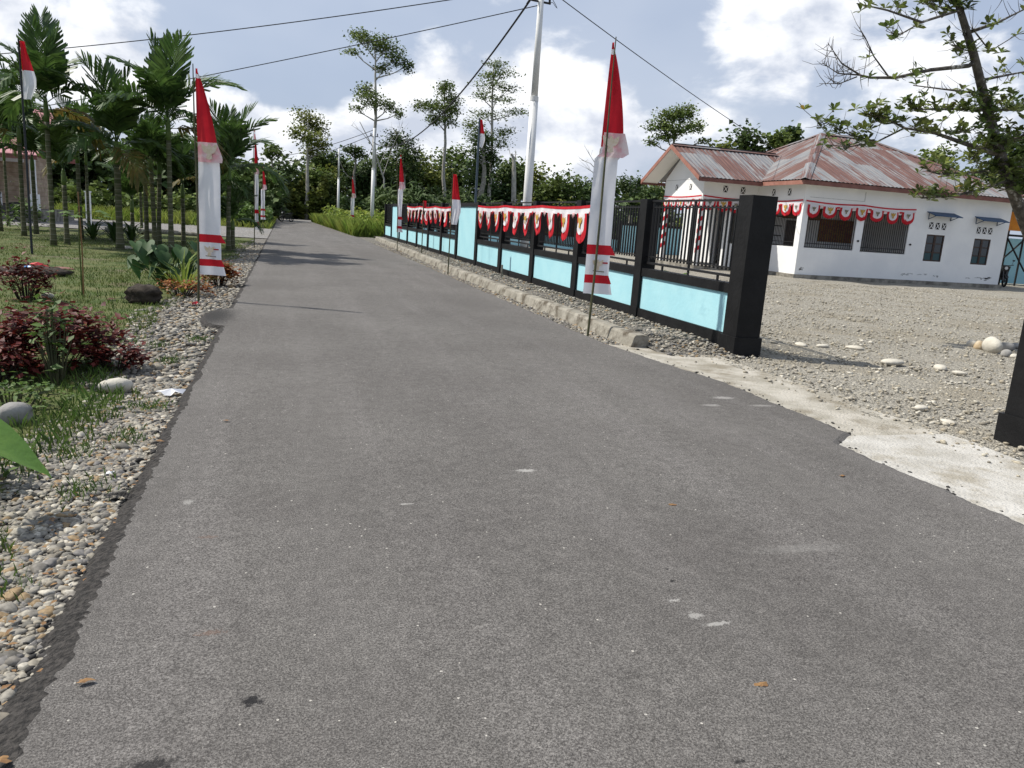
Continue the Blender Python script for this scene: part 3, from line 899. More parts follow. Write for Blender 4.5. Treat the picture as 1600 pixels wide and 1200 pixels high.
flag('red and white flag on a tall thin dark pole among the palms at far left', (-5.8, 21.08, -.05), 4.85, 'darkpole', .25, 1.25, .028, 0)
flag('short red and white flag on a thin bamboo pole before the solid blue panel', (4.24, 20.59, -.05), 2.7, 'bamboo', .20, 1.3, .017, 0)
flag('red flag on a slanted grey blue pole standing inside the fence', (6.65, 28, 0), 5.0, 'bluepole', .16, .95, .05, 0)
sp_ = thing('short_streamer_pole', (5.0, 29.4, .05), 'short thin pole with a pink rag between the far fence bunting and the kerb', 'pole')
MB().tube([(5.0, 29.4, .03), (5.0, 29.4, 2.0)], .02, 6).build('pole', 'bamboo', sp_)
cloth(sp_, 'rag', 'red', (5.0, 29.4, 0), cu, 1.75, 2.02, lambda z: -.03, lambda z: .1, .02, 4, 4)
iron = MB().tube([(5.36, 19.2, .0), (5.36, 19.2, .38)], .025, 8)
tag(iron.build('marker_stub', 'kerb'), 'short grey stub standing at the foot of the second blue panel', 'stub')

# ------------------------------------------------------------------ utility poles and wires
def upole(label, x, y, h, r0, z=0.):
    t = thing('utility_pole', (x, y, z), label, 'pole', 'white steel utility poles')
    MB().tube([(x, y, z-.1), (x, y, z+h*.60)], [r0, r0*.86], 16).build('lower_shaft', 'galv', t, True)
    MB().tube([(x, y, z+h*.60), (x, y, z+h*.615)], [r0*.9, r0*.9], 16).build('collar', 'galv', t)
    MB().tube([(x, y, z+h*.615), (x, y, z+h)], [r0*.72, r0*.58], 16).build('upper_shaft', 'galv', t, True)
    MB().tube([(x-.3, y-.05, z+h-.62), (x+.3, y+.05, z+h-.62)], .03, 8).build('cross_arm', 'black_metal', t)
    for q in (-.25, .0, .25):
        MB().tube([(x+q, y-.02, z+h-.62), (x+q, y-.02, z+h-.40)], [.03, .045], 8).build('insulator', 'black_metal', t)
    for q in (1, -1):
        pts = [(x+q*.1, y-.1, z+h-.66)] + [(x+q*(.25+.2*math.sin(a)), y-.12, z+h-.56-.2*math.sin(a*1.1)) for a in (0.3, .9, 1.6, 2.3, 2.9)]
        MB().tube(pts, .008, 5).build('loose_cable', 'wire', t)
    return t


PT = at(847, -26, 22)
upole('tall white steel utility pole rising behind the fence in the middle of the photo', PT.x, 22, PT.z+.15, .135)
p2 = at(584, 200, 63)
upole('white steel utility pole in the tall grass beyond the fence end', p2.x+.05, 63, p2.z, .15)
p3 = at(530, 232, 84)
upole('most distant white utility pole at the right of the road end', p3.x, 84, p3.z, .13)


def wire(label, a, b, sag, r_=.014, n=24):
    a, b = Vector(a), Vector(b)
    pts = [a.lerp(b, i/n)-Vector((0, 0, sag*4*(i/n)*(1-i/n))) for i in range(n+1)]
    return tag(MB().tube(pts, r_, 5).build('overhead_wire', 'wire'), label, 'wire', 'overhead wires')


wire('upper black overhead wire crossing the sky above the left palms', PT+Vector((-.2, 0, -.1)), at(-160, 96, 30), .22, .014)
wire('lower black overhead wire from the white pole down behind the left banner', at(843, 8, 22), at(-160, 205, 34), .15, .013)
wire('thick drooping black cable from the near pole to the farther pole', at(838, -14, 22), Vector((p2.x, 63, at(584, 222, 63).z)), 1.75, .03, 40)
wire('thin black service wire running down to the rusty house roof', PT+Vector((.15, 0, -.1)), (21.9, 32.2, 5.45), .12, .014)
wire('faint distant wire left of the far pole', Vector((p2.x, 63, at(584, 203, 63).z)), at(395, 248, 95), .5, .025)
wire('faint lower distant wire left of the far pole', Vector((p2.x, 63, at(584, 210, 63).z)), at(395, 262, 95), .5, .025)
wire('thin slack wire between the two distant white poles', Vector((p3.x, 84, p3.z-1.)), Vector((p2.x, 63, p2.z-1.2)), 2.2, .02)

# ------------------------------------------------------------------ white house with rusty roof
HX, HY, HE = 20.07, 27.3, 3.72
house = thing('white_house', (HX, HY, 0), 'white single storey house with rusty corrugated hip roof, barred openings and gabled porch', 'house')


def wall_x(x0, x1, yf, th, z0, z1, holes, mat='white', name='wall', parent=None, axis='x'):
    """wall along an axis with rectangular holes (a0,a1,z0,z1); front face at yf, thickness th towards +"""
    A = sorted({x0, x1, *[h for q in holes for h in q[:2]]}); Z = sorted({z0, z1, *[h for q in holes for h in q[2:]]})
    b = MB()
    def P(a, d, z): return (a, yf+d, z) if axis == 'x' else (yf+d, a, z)
    def solid(i, j):
        if i < 0 or j < 0 or i >= len(A)-1 or j >= len(Z)-1: return False
        ca, cz = (A[i]+A[i+1])/2, (Z[j]+Z[j+1])/2
        return not any(h[0] < ca < h[1] and h[2] < cz < h[3] for h in holes)
    for i in range(len(A)-1):
        for j in range(len(Z)-1):
            if not solid(i, j): continue
            a0, a1, c0, c1 = A[i], A[i+1], Z[j], Z[j+1]
            b.poly([P(a0, 0, c0), P(a1, 0, c0), P(a1, 0, c1), P(a0, 0, c1)])
            b.poly([P(a0, th, c0), P(a0, th, c1), P(a1, th, c1), P(a1, th, c0)])
            for di, dj, e in ((-1, 0, [(a0, c0), (a0, c1)]), (1, 0, [(a1, c1), (a1, c0)]), (0, -1, [(a1, c0), (a0, c0)]), (0, 1, [(a0, c1), (a1, c1)])):
                if not solid(i+di, j+dj):
                    (p, q), (r_, s) = e
                    b.poly([P(p, 0, q), P(r_, 0, s), P(r_, th, s), P(p, th, q)])
    return b.build(name, mat, parent or house)


WX1 = 30.8
front_holes = [(20.34, 22.74, 1.21, 2.82), (23.10, 25.42, 1.19, 2.80), (26.42, 27.38, .97, 2.10), (29.02, 29.94, .95, 2.07)]
wall_x(HX, WX1, HY, .15, .12, HE+.1, front_holes)
wall_x(HY+.151, 30.6, HX, .15, .12, HE+.1, [(27.62, 29.62, 1.22, 2.9)], axis='y')
wall_x(HY+.151, 37.3, WX1-.15, .15, .12, HE+.1, [], axis='y')
wall_x(HX+.151, WX1-.151, 37.15, .15, .12, HE+.1, [])
wall_x(33.9, 37.149, HX, .15, .12, HE+.1, [], axis='y')
MB().box(HX-.12, WX1+.12, HY-.12, 37.4, -.08, .118).build('foundation', 'plinth', house)
# dim room behind the bars
wall_x(HX+.2, 26.0, 30.4, .1, .12, HE, [(21.55, 22.6, .12, 2.35)], name='inner_wall')
MB().box(25.95, 26.05, HY+.16, 30.38, .12, HE).build('inner_wall', 'white', house)
MB().box(HX+.16, WX1-.16, HY+.16, 37.1, HE-.02, HE+.02).build('ceiling', 'soffit', house)
MB().box(21.56, 22.59, 30.45, 30.49, .13, 2.34).build('inner_door', 'wood', house)
MB().box(21.3, 23.3, 30.33, 30.38, 2.42, 2.92).build('notice_board', 'sign', house)
MB().box(23.3, 25.2, 30.33, 30.38, 1.5, 2.5).build('notice_board', 'sign', house)
for q in range(4):
    MB().box(20.5, 21.3, 30.28, 30.37, 1.2+q*.42, 1.24+q*.42).build('shelf', 'dark', house)


def grille(a0, a1, z0, z1, yf, axis='x'):
    g = MB()
    def bx(p0, p1, c0, c1, d0=.0, d1=.02):
        if axis == 'x': g.box(p0, p1, yf+d0, yf+d1, c0, c1)
        else: g.box(yf+d0, yf+d1, p0, p1, c0, c1)
    bx(a0, a1, z0+.02, z0+.05); bx(a0, a1, z0+.17, z0+.20); bx(a0, a1, z1-.05, z1-.02); bx(a0+.0, a0+.03, z0+.05, z1-.05, .001, .019); bx(a1-.03, a1, z0+.05, z1-.05, .001, .019)
    fr = g.build('grille', 'black_metal', house)
    n = int((a1-a0)/.105)
    if axis == 'x':
        me = MB().box(-.009, .009, -.007, .007, 0, z1-z0-.07).mesh('bar')
    else:
        me = MB().box(-.007, .007, -.009, .009, 0, z1-z0-.07).mesh('bar')
    me.materials.append(MAT['black_metal'])
    for k in range(1, n):
        p = a0+(a1-a0)*k/n
        loc = (p, yf+.03, z0+.03) if axis == 'x' else (yf+.03, p, z0+.03)
        share('bar', me, fr, loc)


grille(20.34, 22.74, 1.21, 2.82, HY+.05); grille(23.10, 25.42, 1.19, 2.80, HY+.05); grille(27.62, 29.62, 1.22, 2.9, HX+.05, 'y')
for xx in (22.92, 25.6):
    MB().tube([(xx-.0, HY, 1.62), (xx, HY-.06, 1.62)], .04, 8).build('lamp_fitting', 'black_metal', house)
# panelled line under the eave
MB().box(20.3, 22.95, HY-.012, HY-.001, 3.22, 3.235).box(22.95, 22.97, HY-.013, HY-.001, 3.22, 3.6).build('trim_line', 'stain', house)
# two dark windows with sash and panes, little blue canopies and vent blocks
for (a0, a1, z0, z1) in front_holes[2:]:
    w = MB(); f = .055; y0, y1 = HY+.02, HY+.08
    w.box(a0, a0+f, y0, y1, z0, z1).box(a1-f, a1, y0, y1, z0, z1).box(a0+f, a1-f, y0, y1, z0, z0+f).box(a0+f, a1-f, y0, y1, z1-f, z1)
    mid = (a0+a1)/2; w.box(mid-.05, mid+.05, y0, y1, z0+f, z1-f)
    for k in (1, 2):
        zz = z0+(z1-z0)*k/3; w.box(a0+f, mid-.05, y0+.01, y1-.01, zz-.02, zz+.02).box(mid+.05, a1-f, y0+.01, y1-.01, zz-.02, zz+.02)
    wf = w.build('window', 'wood', house)
    for s0, s1 in ((a0+f, mid-.05), (mid+.05, a1-f)):
        for k in range(3):
            c0 = z0+f if k == 0 else z0+(z1-z0)*k/3+.02; c1 = z1-f if k == 2 else z0+(z1-z0)*(k+1)/3-.02
            MB().box(s0, s1, HY+.045, HY+.052, c0, c1).build('pane', 'glass' if k else 'teal', wf)
    MB().box(a0-.02, a1+.02, HY+.12, HY+.14, z0-.02, z1+.02).build('pane_backing', 'dark', house)  # plain dark sheet set behind the panes


def vent(c, axis='x', s=.11, sx=None):
    """square ventilation block: dark plate for the shaded hollow, under a white cross"""
    x, y, z = c; sx = sx or s  # shade inside the block is painted as a flat dark plate on the wall
    if axis == 'x':
        v = MB().box(x-sx, x+sx, y-.006, y+.03, z-s*1.25, z+s*1.25).build('vent', 'dark', house)
        P = lambda a, b: Vector((x+a*sx, y-.008, z+b*s*1.25)); d = Vector((0, -.012, 0))
    else:
        v = MB().box(x-.006, x+.03, y-sx, y+sx, z-s*1.25, z+s*1.25).build('vent', 'dark', house)
        P = lambda a, b: Vector((x-.008, y+a*sx, z+b*s*1.25)); d = Vector((-.012, 0, 0))
    b = MB(); e = .17
    b.prism([P(-1+e, -1), P(1, 1-e), P(1-e, 1), P(-1, -1+e)], d)
    d2 = d*1.15
    b.prism([P(1-e, -1), P(-1, 1-e), P(-1+e, 1), P(1, -1+e)], d2)
    b.build('vent_cross', 'white', v)


for c in (26.56, 26.90, 27.24): vent((c, HY, 2.47))
for c in (29.16, 29.48, 29.80): vent((c, HY, 2.43))
for c in (28.35, 29.45): vent((HX, c, 3.42), 'y', .11)
for x0, zc_ in ((26.22, 2.92), (28.80, 2.88)):
    c = MB(); x1 = x0+1.45
    c.prism([(x0, HY-.003, zc_+.10), (x0, HY-.5, zc_-.06), (x0, HY-.5, zc_-.03), (x0, HY-.003, zc_+.13)], (x1-x0, 0, 0))
    cn = c.build('canopy', 'canopy', house)
    for xx in (x0+.12, x1-.15):
        MB().tube([(xx, HY-.02, zc_-.18), (xx, HY-.42, zc_-.04)], .015, 6).tube([(xx, HY-.015, zc_-.2), (xx, HY-.015, zc_+.09)], .015, 6).build('bracket', 'canopy', cn)
for i in range(16):
    xx = rnd.choice([20.6, 23.4, 24.8, 25.7, 26.4, 27.1, 29.1, 29.8, 30.2])+rnd.uniform(-.3, .3)
    pts = [(p[0], HY-.002, p[2]) for p in [(a[0], 0, a[1]) for a in blob(xx, .3+rnd.random()*.12, rnd.uniform(.03, .16), rnd.uniform(.012, .05), 0, 18, 60+i, .9)]]
    MB().poly(pts).build('mould_stain', 'stain', house)


def corr(fe, fr_, n_per=.2, amp=.014, name='roof', steps=None, L=None):
    """corrugated slope: fe(s) eave point, fr_(s) upper point for s in metres 0..L"""
    b = MB(); b.uv = []
    ns = int(L/(n_per/4))
    nrm = None
    for i in range(ns+1):
        s = L*i/ns
        e, r_ = Vector(fe(s)), Vector(fr_(s))
        d = r_-e
        if nrm is None:
            nrm = (Vector(fe(L*.5+.1))-Vector(fe(L*.5))).cross(Vector(fr_(L*.5))-Vector(fe(L*.5))).normalized()
            if nrm.z < 0: nrm = -nrm
        o = nrm*(amp*math.cos(2*math.pi*s/n_per))
        for k in range(3):
            b.v.append(tuple(e+d*(k/2)+o)); b.uv.append((s, d.length*k/2))
    for i in range(ns):
        for k in range(2):
            q = i*3+k; b.f.append([q, q+3, q+4, q+1])
    return b.build(name, 'rust', house)


EX0, EX1, EY0, EY1, EZ = 19.55, 31.4, 26.75, 37.85, 3.86
RX0, RX1, RY, RZ = 24.15, 26.75, 32.3, 6.42
def lerp(a, b, t): return a+(b-a)*t
def hipf(s):   # front slope upper limit
    x = EX0+s
    if x < RX0: t = (x-EX0)/(RX0-EX0)
    elif x > RX1: t = (EX1-x)/(EX1-RX1)
    else: t = 1
    return (x, lerp(EY0, RY, t), lerp(EZ, RZ, t))
def hipb(s):
    x, y, z = hipf(s); t = (z-EZ)/(RZ-EZ); return (x, lerp(EY1, RY, t), z)
corr(lambda s: (EX0+s, EY0, EZ), hipf, L=EX1-EX0)
corr(lambda s: (EX0+s, EY1, EZ), hipb, L=EX1-EX0)
def hips(x_e, x_r):
    def f(s):
        y = EY0+s
        t = (y-EY0)/(RY-EY0) if y < RY else (EY1-y)/(EY1-RY)
        return (lerp(x_e, x_r, t), y, lerp(EZ, RZ, t))
    return f
corr(lambda s: (EX0, EY0+s, EZ), hips(EX0, RX0), L=EY1-EY0)
corr(lambda s: (EX1, EY0+s, EZ), hips(EX1, RX1), L=EY1-EY0)
def cap(p, q, w=.17, mat='rust', lift=.03):
    p, q = Vector(p), Vector(q); d = (q-p).normalized(); s = d.cross(Vector((0, 0, 1))).normalized(); up = s.cross(d).normalized()
    if up.z < 0: up = -up
    b = MB(); L = (q-p).length
    for k in range(2):
        pass
    P = lambda e, a, h: e+s*a+up*h
    b.poly([P(p, -w, -.05+lift), P(p, 0, .03+lift), P(q, 0, .03+lift), P(q, -w, -.05+lift)])
    b.poly([P(p, 0, .03+lift), P(p, w, -.05+lift), P(q, w, -.05+lift), P(q, 0, .03+lift)])
    b.uv = [(0, 0), (.2, 0), (.2, L), (0, L), (.2, 0), (.4, 0), (.4, L), (.2, L)]
    return b.build('ridge_cap', mat, house)
cap((EX0, EY0, EZ), (RX0, RY, RZ), .2); cap((EX1, EY0, EZ), (RX1, RY, RZ)); cap((RX0, RY, RZ), (RX1, RY, RZ)); cap((EX0, EY1, EZ), (RX0, RY, RZ))
# eave boards and soffit
FT = .17
MB().box(EX0+.03, EX1-.03, EY0+.03, EY0+.055, EZ-.03-FT, EZ-.03).build('fascia', 'fascia', house)
MB().box(EX0+.03, EX0+.055, EY0+.056, 29.7, EZ-.03-FT, EZ-.03).build('fascia', 'barge', house)
MB().box(EX1-.055, EX1-.03, EY0+.056, EY1, EZ-.03-FT, EZ-.03).build('fascia', 'fascia', house)
MB().box(EX0+.056, EX1-.056, EY0+.056, HY-.001, EZ-.15, EZ-.135).box(EX0+.056, HX-.001, HY, 30.5, EZ-.15, EZ-.135).build('soffit', 'soffit', house)
# gabled porch wing towards the road
GX, GY0, GY1, GP, GR = 17.35, 30.6, 34.2, 32.4, 5.28
wb = 2.75
wall_x(GX, HX-.001, GY0, .15, wb, HE+.12, [])
wall_x(GY0+.151, GY1, GX, .15, wb, HE+.12, [], axis='y')
wall_x(GX+.151, HX-.001, GY1-.15, .15, wb, HE+.12, [])
MB().prism([(GX+.01, GY0-.05, HE+.121), (GX+.01, GY1+.05, HE+.121), (GX+.01, GP, GR-.08)], (.12, 0, 0)).build('gable', 'white', house)
for c in (18.42, 19.29): vent((c, GY0, 3.46), 'x')
for c in (31.75, 33.05): vent((GX, c, 3.5), 'y', .10)
MB().box(GX-.0, GX+.0, 0, 0, 0, 0) if False else None
MB().box(GX-.004, GX-.001, GY0+.03, GY1, HE+.1, HE+.115).build('trim_line', 'stain', house)
for (cx, cy) in ((GX+.1, GY0+.11), (GX+.1, GY1-.11), (18.75, GY0+.11)):
    MB().box(cx-.09, cx+.09, cy-.09, cy+.09, .1, wb).build('column', 'white', house)
for (cx, cy) in ((GX+.1, GY0+.11), (GX+.1, GY1-.11)):   # red ribbon wound round the porch columns
    b = MB(); P = []
    for k in range(150):
        a = k/150; ang = a*2*math.pi*5
        sq = .13*min(1/max(1e-3, abs(math.cos(ang))), 1/max(1e-3, abs(math.sin(ang))))*.80
        P.append((cx+sq*math.cos(ang), cy+sq*math.sin(ang), .5+2.1*a))
    for k in range(149):
        p, q = P[k], P[k+1]
        b.poly([p, q, (q[0], q[1], q[2]+.19), (p[0], p[1], p[2]+.19)])
    b.build('ribbon', 'red', house)
MB().box(18.85, HX-.002, GY0+.03, GY0+.14, .1, 1.15).build('parapet', 'white', house)
MB().box(GX-.15, HX-.13, GY0-.15, GY1+.1, -.08, .117).build('porch_floor', 'plinth', house)
GE = 3.82; OX = 16.55
def wingup(s): return (OX+s, GP, GR)
WL = 22.0-OX
corr(lambda s: (OX+s, 29.62, GE), lambda s: ((OX+s), lerp(29.62, GP, 1), GR) , L=WL) if False else None
def wl(s):
    # front slope ends in the valley with the main roof
    x = OX+s
    return (x, GP, GR)
def we(s):
    x = OX+s
    if x <= EX0: return (x, 29.62, GE)
    t = min(1, (x-EX0)/(22.05-EX0)); return (x, lerp(29.62, GP, t), lerp(GE, GR, t))
corr(we, wl, L=WL)
def we2(s):
    x, y, z = we(s); return (x, 2*GP-y, z)
corr(we2, wl, L=WL)
cap((OX, GP, GR), (22.0, GP, GR), .15, 'canopy' if False else 'rust')
MB().tube([(OX+.02, GP, GR+.065), (21.9, GP, GR+.065)], .028, 6).build('ridge_cap', 'dark', house)
for ye in (29.62, 2*GP-29.62):
    MB().prism([(OX-.012, GP, GR+.02), (OX-.012, ye, GE+.02), (OX-.012, ye, GE-.17), (OX-.012, GP, GR-.17)], (-.03, 0, 0)).build('barge_board', 'barge', house)
    MB().prism([(OX, GP, GR-.06), (OX, ye, GE-.06), (OX, ye, GE-.08), (OX, GP, GR-.08)], (.85, 0, 0)).build('soffit', 'soffit', house)
    MB().box(OX+.0, EX0 if ye < GP else 20., min(ye, ye+.025), max(ye, ye+.025), GE-.18, GE-.03).build('fascia', 'fascia', house)
MB().box(OX+.85, HX-.01, 29.66, GY0-.001, GE-.14, GE-.125).build('soffit', 'soffit', house)
bh = 'house bunting'
bunting('rounded red and white bunting across the barred openings of the white house', (20.14, HY-.02), (25.62, HY-.02), 7, 3.10, .5, .64, (0, -1), ['greyprint', 'gold'], bg_, .05)
bunting('short bunting over the sunlit barred window on the house side', (HX-.02, 30.2), (HX-.02, 27.35), 4, 3.12, .5, .6, (-1, 0), ['gold', 'greyprint'], bg_, .05)
bunting('red and white bunting along the side of the gabled porch', (GX+.03, GY0-.02), (HX-.1, GY0-.02), 4, 3.14, .46, .6, (0, -1), ['greyprint', 'gold'], bg_, .05)
bunting('red and white bunting with gold emblems across the porch gable front', (GX-.02, GY1), (GX-.02, GY0+.05), 5, 3.14, .46, .55, (-1, 0), ['gold', 'greyprint'], bg_, .05)

# ------------------------------------------------------------------ palms
def ringed(mt):
    t = mt.node_tree
    b = next(n for n in t.nodes if n.type == 'BSDF_PRINCIPLED')
    src = b.inputs['Base Color'].links[0].from_socket
    tc = N(t, 'ShaderNodeTexCoord'); s = N(t, 'ShaderNodeSeparateXYZ', ins={0: tc.outputs['Object']})
    f = math_(t, 'GREATER_THAN', math_(t, 'SINE', math_(t, 'MULTIPLY', s.outputs[2], 42.)), .86)
    t.links.new(mixc(t, math_(t, 'MULTIPLY', f, .4), src, (.26, .25, .20)), b.inputs['Base Color'])
ringed(MAT['palmtrunk'])


def frond_mesh(L, a0, a1, seed, mat, droop=.25):
    """feather leaf rising from the origin and bending towards +X"""
    g = random.Random(seed); b = MB(); n = 30
    pts = []; p = Vector((0, 0, 0)); dirs = []
    for i in range(n+1):
        a = R(a0+(a1-a0)*(i/n)**1.3); d = Vector((math.sin(a), 0, math.cos(a))); dirs.append(d); pts.append(p.copy()); p = p+d*L/n
    b.tube(pts[::3], [.016*(1-.8*k/10) for k in range(11)], 4, False)
    side = Vector((0, 1, 0))
    for i in range(4, n+1):
        s = i/n; ln = L*(.36*math.sin(math.pi*min(1, .18+s*.72))**.8+.03)*g.uniform(.85, 1.1)
        nrm = side.cross(dirs[i])
        if nrm.z < 0: nrm = -nrm
        for sg in (-1, 1):
            out = (side*sg*(.95-.35*s)+dirs[i]*(.62+.75*s*s)+nrm*g.uniform(.12, .45)).normalized()
            w = dirs[i]*(.048*L/2*g.uniform(.8, 1.25))
            q0 = pts[i]; q1 = q0+out*ln*.5; q2 = q0+out*ln-Vector((0, 0, droop*ln*g.uniform(.4, 1.1)))
            k = len(b.v)
            b.v += [tuple(q0-w*.35), tuple(q0+w*.35), tuple(q1+w), tuple(q1-w), tuple(q2+w*.9), tuple(q2-w*.6)]
            b.f += [[k, k+1, k+2, k+3], [k+3, k+2, k+4, k+5]]
    me = b.mesh('frond'); me.materials.append(MAT[mat]); return me


FR = {
    'up': [frond_mesh(2.0, 4, 24, 1, 'frond', .1), frond_mesh(2.1, 8, 42, 2, 'frond', .12)],
    'mid': [frond_mesh(2.1, 18, 75, 3, 'frond'), frond_mesh(2.2, 24, 88, 4, 'frond'), frond_mesh(2.0, 30, 100, 5, 'frond')],
    'low': [frond_mesh(2.0, 50, 130, 6, 'frond', .4), frond_mesh(1.9, 65, 150, 7, 'frond', .5)],
    'old': [frond_mesh(1.9, 80, 165, 8, 'frond_old', .5)],
}
ORD = ['first', 'second', 'third', 'fourth', 'fifth', 'sixth', 'seventh', 'eighth', 'ninth', 'tenth', 'eleventh', 'twelfth', 'thirteenth', 'fourteenth', 'fifteenth', 'sixteenth', 'seventeenth', 'eighteenth', 'nineteenth', 'twentieth']


def palm(x, y, ht, sc_, label, seed, trunk_r=.075, nf=(2, 5, 3), lean=0., old=0):
    g = random.Random(seed)
    t = thing('areca_palm', (x, y, -.05), label, 'palm', 'areca palms on the left lawn')
    n = 14; pts = []; rad = []
    for i in range(n+1):
        k = i/n; pts.append((x+lean*k*k*ht, y, -.08+ht*k)); rad.append(trunk_r*(1.25-.35*min(1, k*4)) if k < .25 else trunk_r*(.93-.1*k))
    MB().tube(pts, rad, 10).build('trunk', 'palmtrunk', t, True)
    top = Vector(pts[-1]); sh = .62*sc_
    MB().tube([top-Vector((0, 0, .01)), top+Vector((0, 0, sh*.25)), top+Vector((0, 0, sh*.7)), top+Vector((0, 0, sh))], [trunk_r*.84, trunk_r*.92, trunk_r*.8, trunk_r*.5], 10).build('crownshaft', 'shaft', t, True)
    a = g.uniform(0, 6)
    for kind, cnt, zz in (('up', nf[0], sh), ('mid', nf[1], sh*.9), ('low', nf[2], sh*.75), ('old', old, sh*.5)):
        for k in range(cnt):
            a += 2.399
            s = sc_*g.uniform(.88, 1.1)
            share('frond', g.choice(FR[kind]), t, top+Vector((0, 0, zz)), a+g.uniform(-.2, .2), (s, s, s))
    return t


PAL = [  # base pixel, trunk height, crown scale, fronds, lean
    ((-18, 362), 3.5, .9, (2, 4, 2), 0), ((1, 360), 2.8, .9, (2, 4, 2), 0), ((38, 367), 3.0, .88, (2, 4, 2), .01), ((57, 364), 2.2, .75, (2, 4, 1), 0),
    ((84, 382), 3.4, 1.0, (3, 4, 3), 0), ((105, 380), 1.75, .72, (2, 5, 0), 0), ((127, 372), 2.5, .78, (2, 4, 2), 0), ((188, 388), 2.4, 1.0, (3, 5, 3), 0),
    ((208, 373), 1.0, .72, (3, 5, 0), 0), ((230, 381), 2.2, .72, (1, 4, 2), 0), ((242, 383), 2.4, .65, (1, 4, 1), -.02), ((249, 382), 2.3, .7, (2, 3, 1), .03),
    ((268, 393), 3.15, .98, (3, 5, 3), 0), ((287, 382), 1.6, .75, (3, 5, 0), 0), ((341, 388), 1.8, .65, (2, 4, 1), 0), ((357, 390), 2.1, .92, (3, 5, 3), .02), ((364, 389), .7, .5, (1, 4, 2), 0)]
for i, (px, h, s, nf, ln) in enumerate(PAL):
    d = direction(*px); t_ = -CAMH/d.z
    lbl = {4: 'areca palm with the tallest crown, beside the thin dark flag pole', 7: 'areca palm with the thickest trunk and a wide crown', 12: 'tall areca palm just left of the big left banner', 15: 'areca palm just right of the big left banner', 16: 'lowest drooping young areca palm at the verge'}.get(i, f'dark green areca palm, {ORD[i]} trunk from the left in the front grove')
    palm(d.x*t_, d.y*t_, h, s, lbl, 100+i, .075 if i != 7 else .1, nf, ln, 1 if i in (2, 4, 7, 12) else 0)
for i, (px, Y, h, s) in enumerate(((15, 36, 2.6, .9), (140, 34, 2.6, .85), (222, 35, 2.2, .85), (318, 33, 2.1, .8))):
    p = at(px, 372, Y)
    palm(p.x, Y, h, s, f'areca palm in shade, {ORD[i]} from the left in the back row of the grove', 200+i, .06, (2, 4, 2), 0, i % 2)


# ------------------------------------------------------------------ broadleaf trees
def leaf_cloud(clumps, n, size, seed, kv=CLUMP_V, kf=CLUMP_F, sub=10, spread=.56, tilt=.75):
    g = np.random.default_rng(seed)
    vol = np.array([c[3]*c[4] for c in clumps], float); pr = vol/vol.sum()
    C = np.array(clumps, float)
    subs = []
    for c in clumps:
        for _ in range(sub):
            d = g.normal(size=3); d /= np.linalg.norm(d); r_ = g.uniform(.35, .92)
            subs.append((c[0]+d[0]*c[3]*r_, c[1]+d[1]*c[3]*r_, c[2]+d[2]*c[4]*r_, c[3]*spread, c[4]*spread))
    S = np.array(subs); ci = g.choice(len(clumps), n, p=pr); si = ci*sub+g.integers(0, sub, n)
    pos = S[si, :3]+g.normal(size=(n, 3))*np.stack([S[si, 3], S[si, 3], S[si, 4]], 1)*.75
    return scatter(kv, kf, pos, rot_mats(n, tilt, g), size*g.uniform(.6, 1.4, n))


def tree(label, base, top, clumps, nleaf, size, leafmat, barkmat, r0, seed, group=None, name='forest_tree', cat='tree', sub=10, twigs=True):
    t = thing(name, base, label, cat, group)
    g = random.Random(seed)
    b0, tp = Vector(base), Vector(top)
    n = 8; pts = [b0.lerp(tp, k/n)+Vector((g.uniform(-1, 1), g.uniform(-1, 1), 0))*r0*.5*(0 < k < n) for k in range(n+1)]
    pts[0].z -= .1
    MB().tube(pts, [r0*(1.15-.85*k/n) for k in range(n+1)], 8).build('trunk', barkmat, t, True)
    br = MB()
    for c in clumps:
        cc = Vector(c[:3]); h = max(.25, min(.97, (cc.z-c[4]*.7-b0.z)/(tp.z-b0.z)*.93)); st = b0.lerp(tp, h)
        mid = st.lerp(cc, .55)+Vector((0, 0, -.1*(cc-st).length*.5))
        br.tube([st, mid, cc], [r0*.34, r0*.2, r0*.08], 5)
        if twigs:
            for _ in range(3):
                e = cc+Vector((g.uniform(-1, 1)*c[3], g.uniform(-1, 1)*c[3], g.uniform(-.6, 1)*c[4])); br.tube([mid, mid.lerp(e, .6), e], [r0*.14, r0*.08, r0*.03], 4)
    br.build('branches', barkmat, t)
    V, F = leaf_cloud(clumps, nleaf, size, seed, sub=sub)
    new_obj('crown', fast_mesh('crown', V-np.array(base), F), leafmat, t)
    return t


def pclumps(Y, L, depth=3., seed=0, zs=1.):
    g = random.Random(seed); out = []
    for px, py, rx, ry in L:
        yy = Y+g.uniform(-depth, depth); p = at(px, py, yy); m_ = yy*1.0/1200
        out.append((p.x, p.y, p.z, rx*m_*1.05, ry*m_*1.0*zs))
    return out


tg = 'trees at the forest edge'
def big(label, Y, basepx, toppx, L, nleaf, size, lm, bm, r0, seed, depth=1.5):
    b = at(basepx, 350, Y); tp = at(toppx[0], toppx[1], Y)
    return tree(label, (b.x, Y, -.05), tp, pclumps(Y, L, depth, seed), int(nleaf*1.9), size*.50, lm, bm, r0, seed, tg)


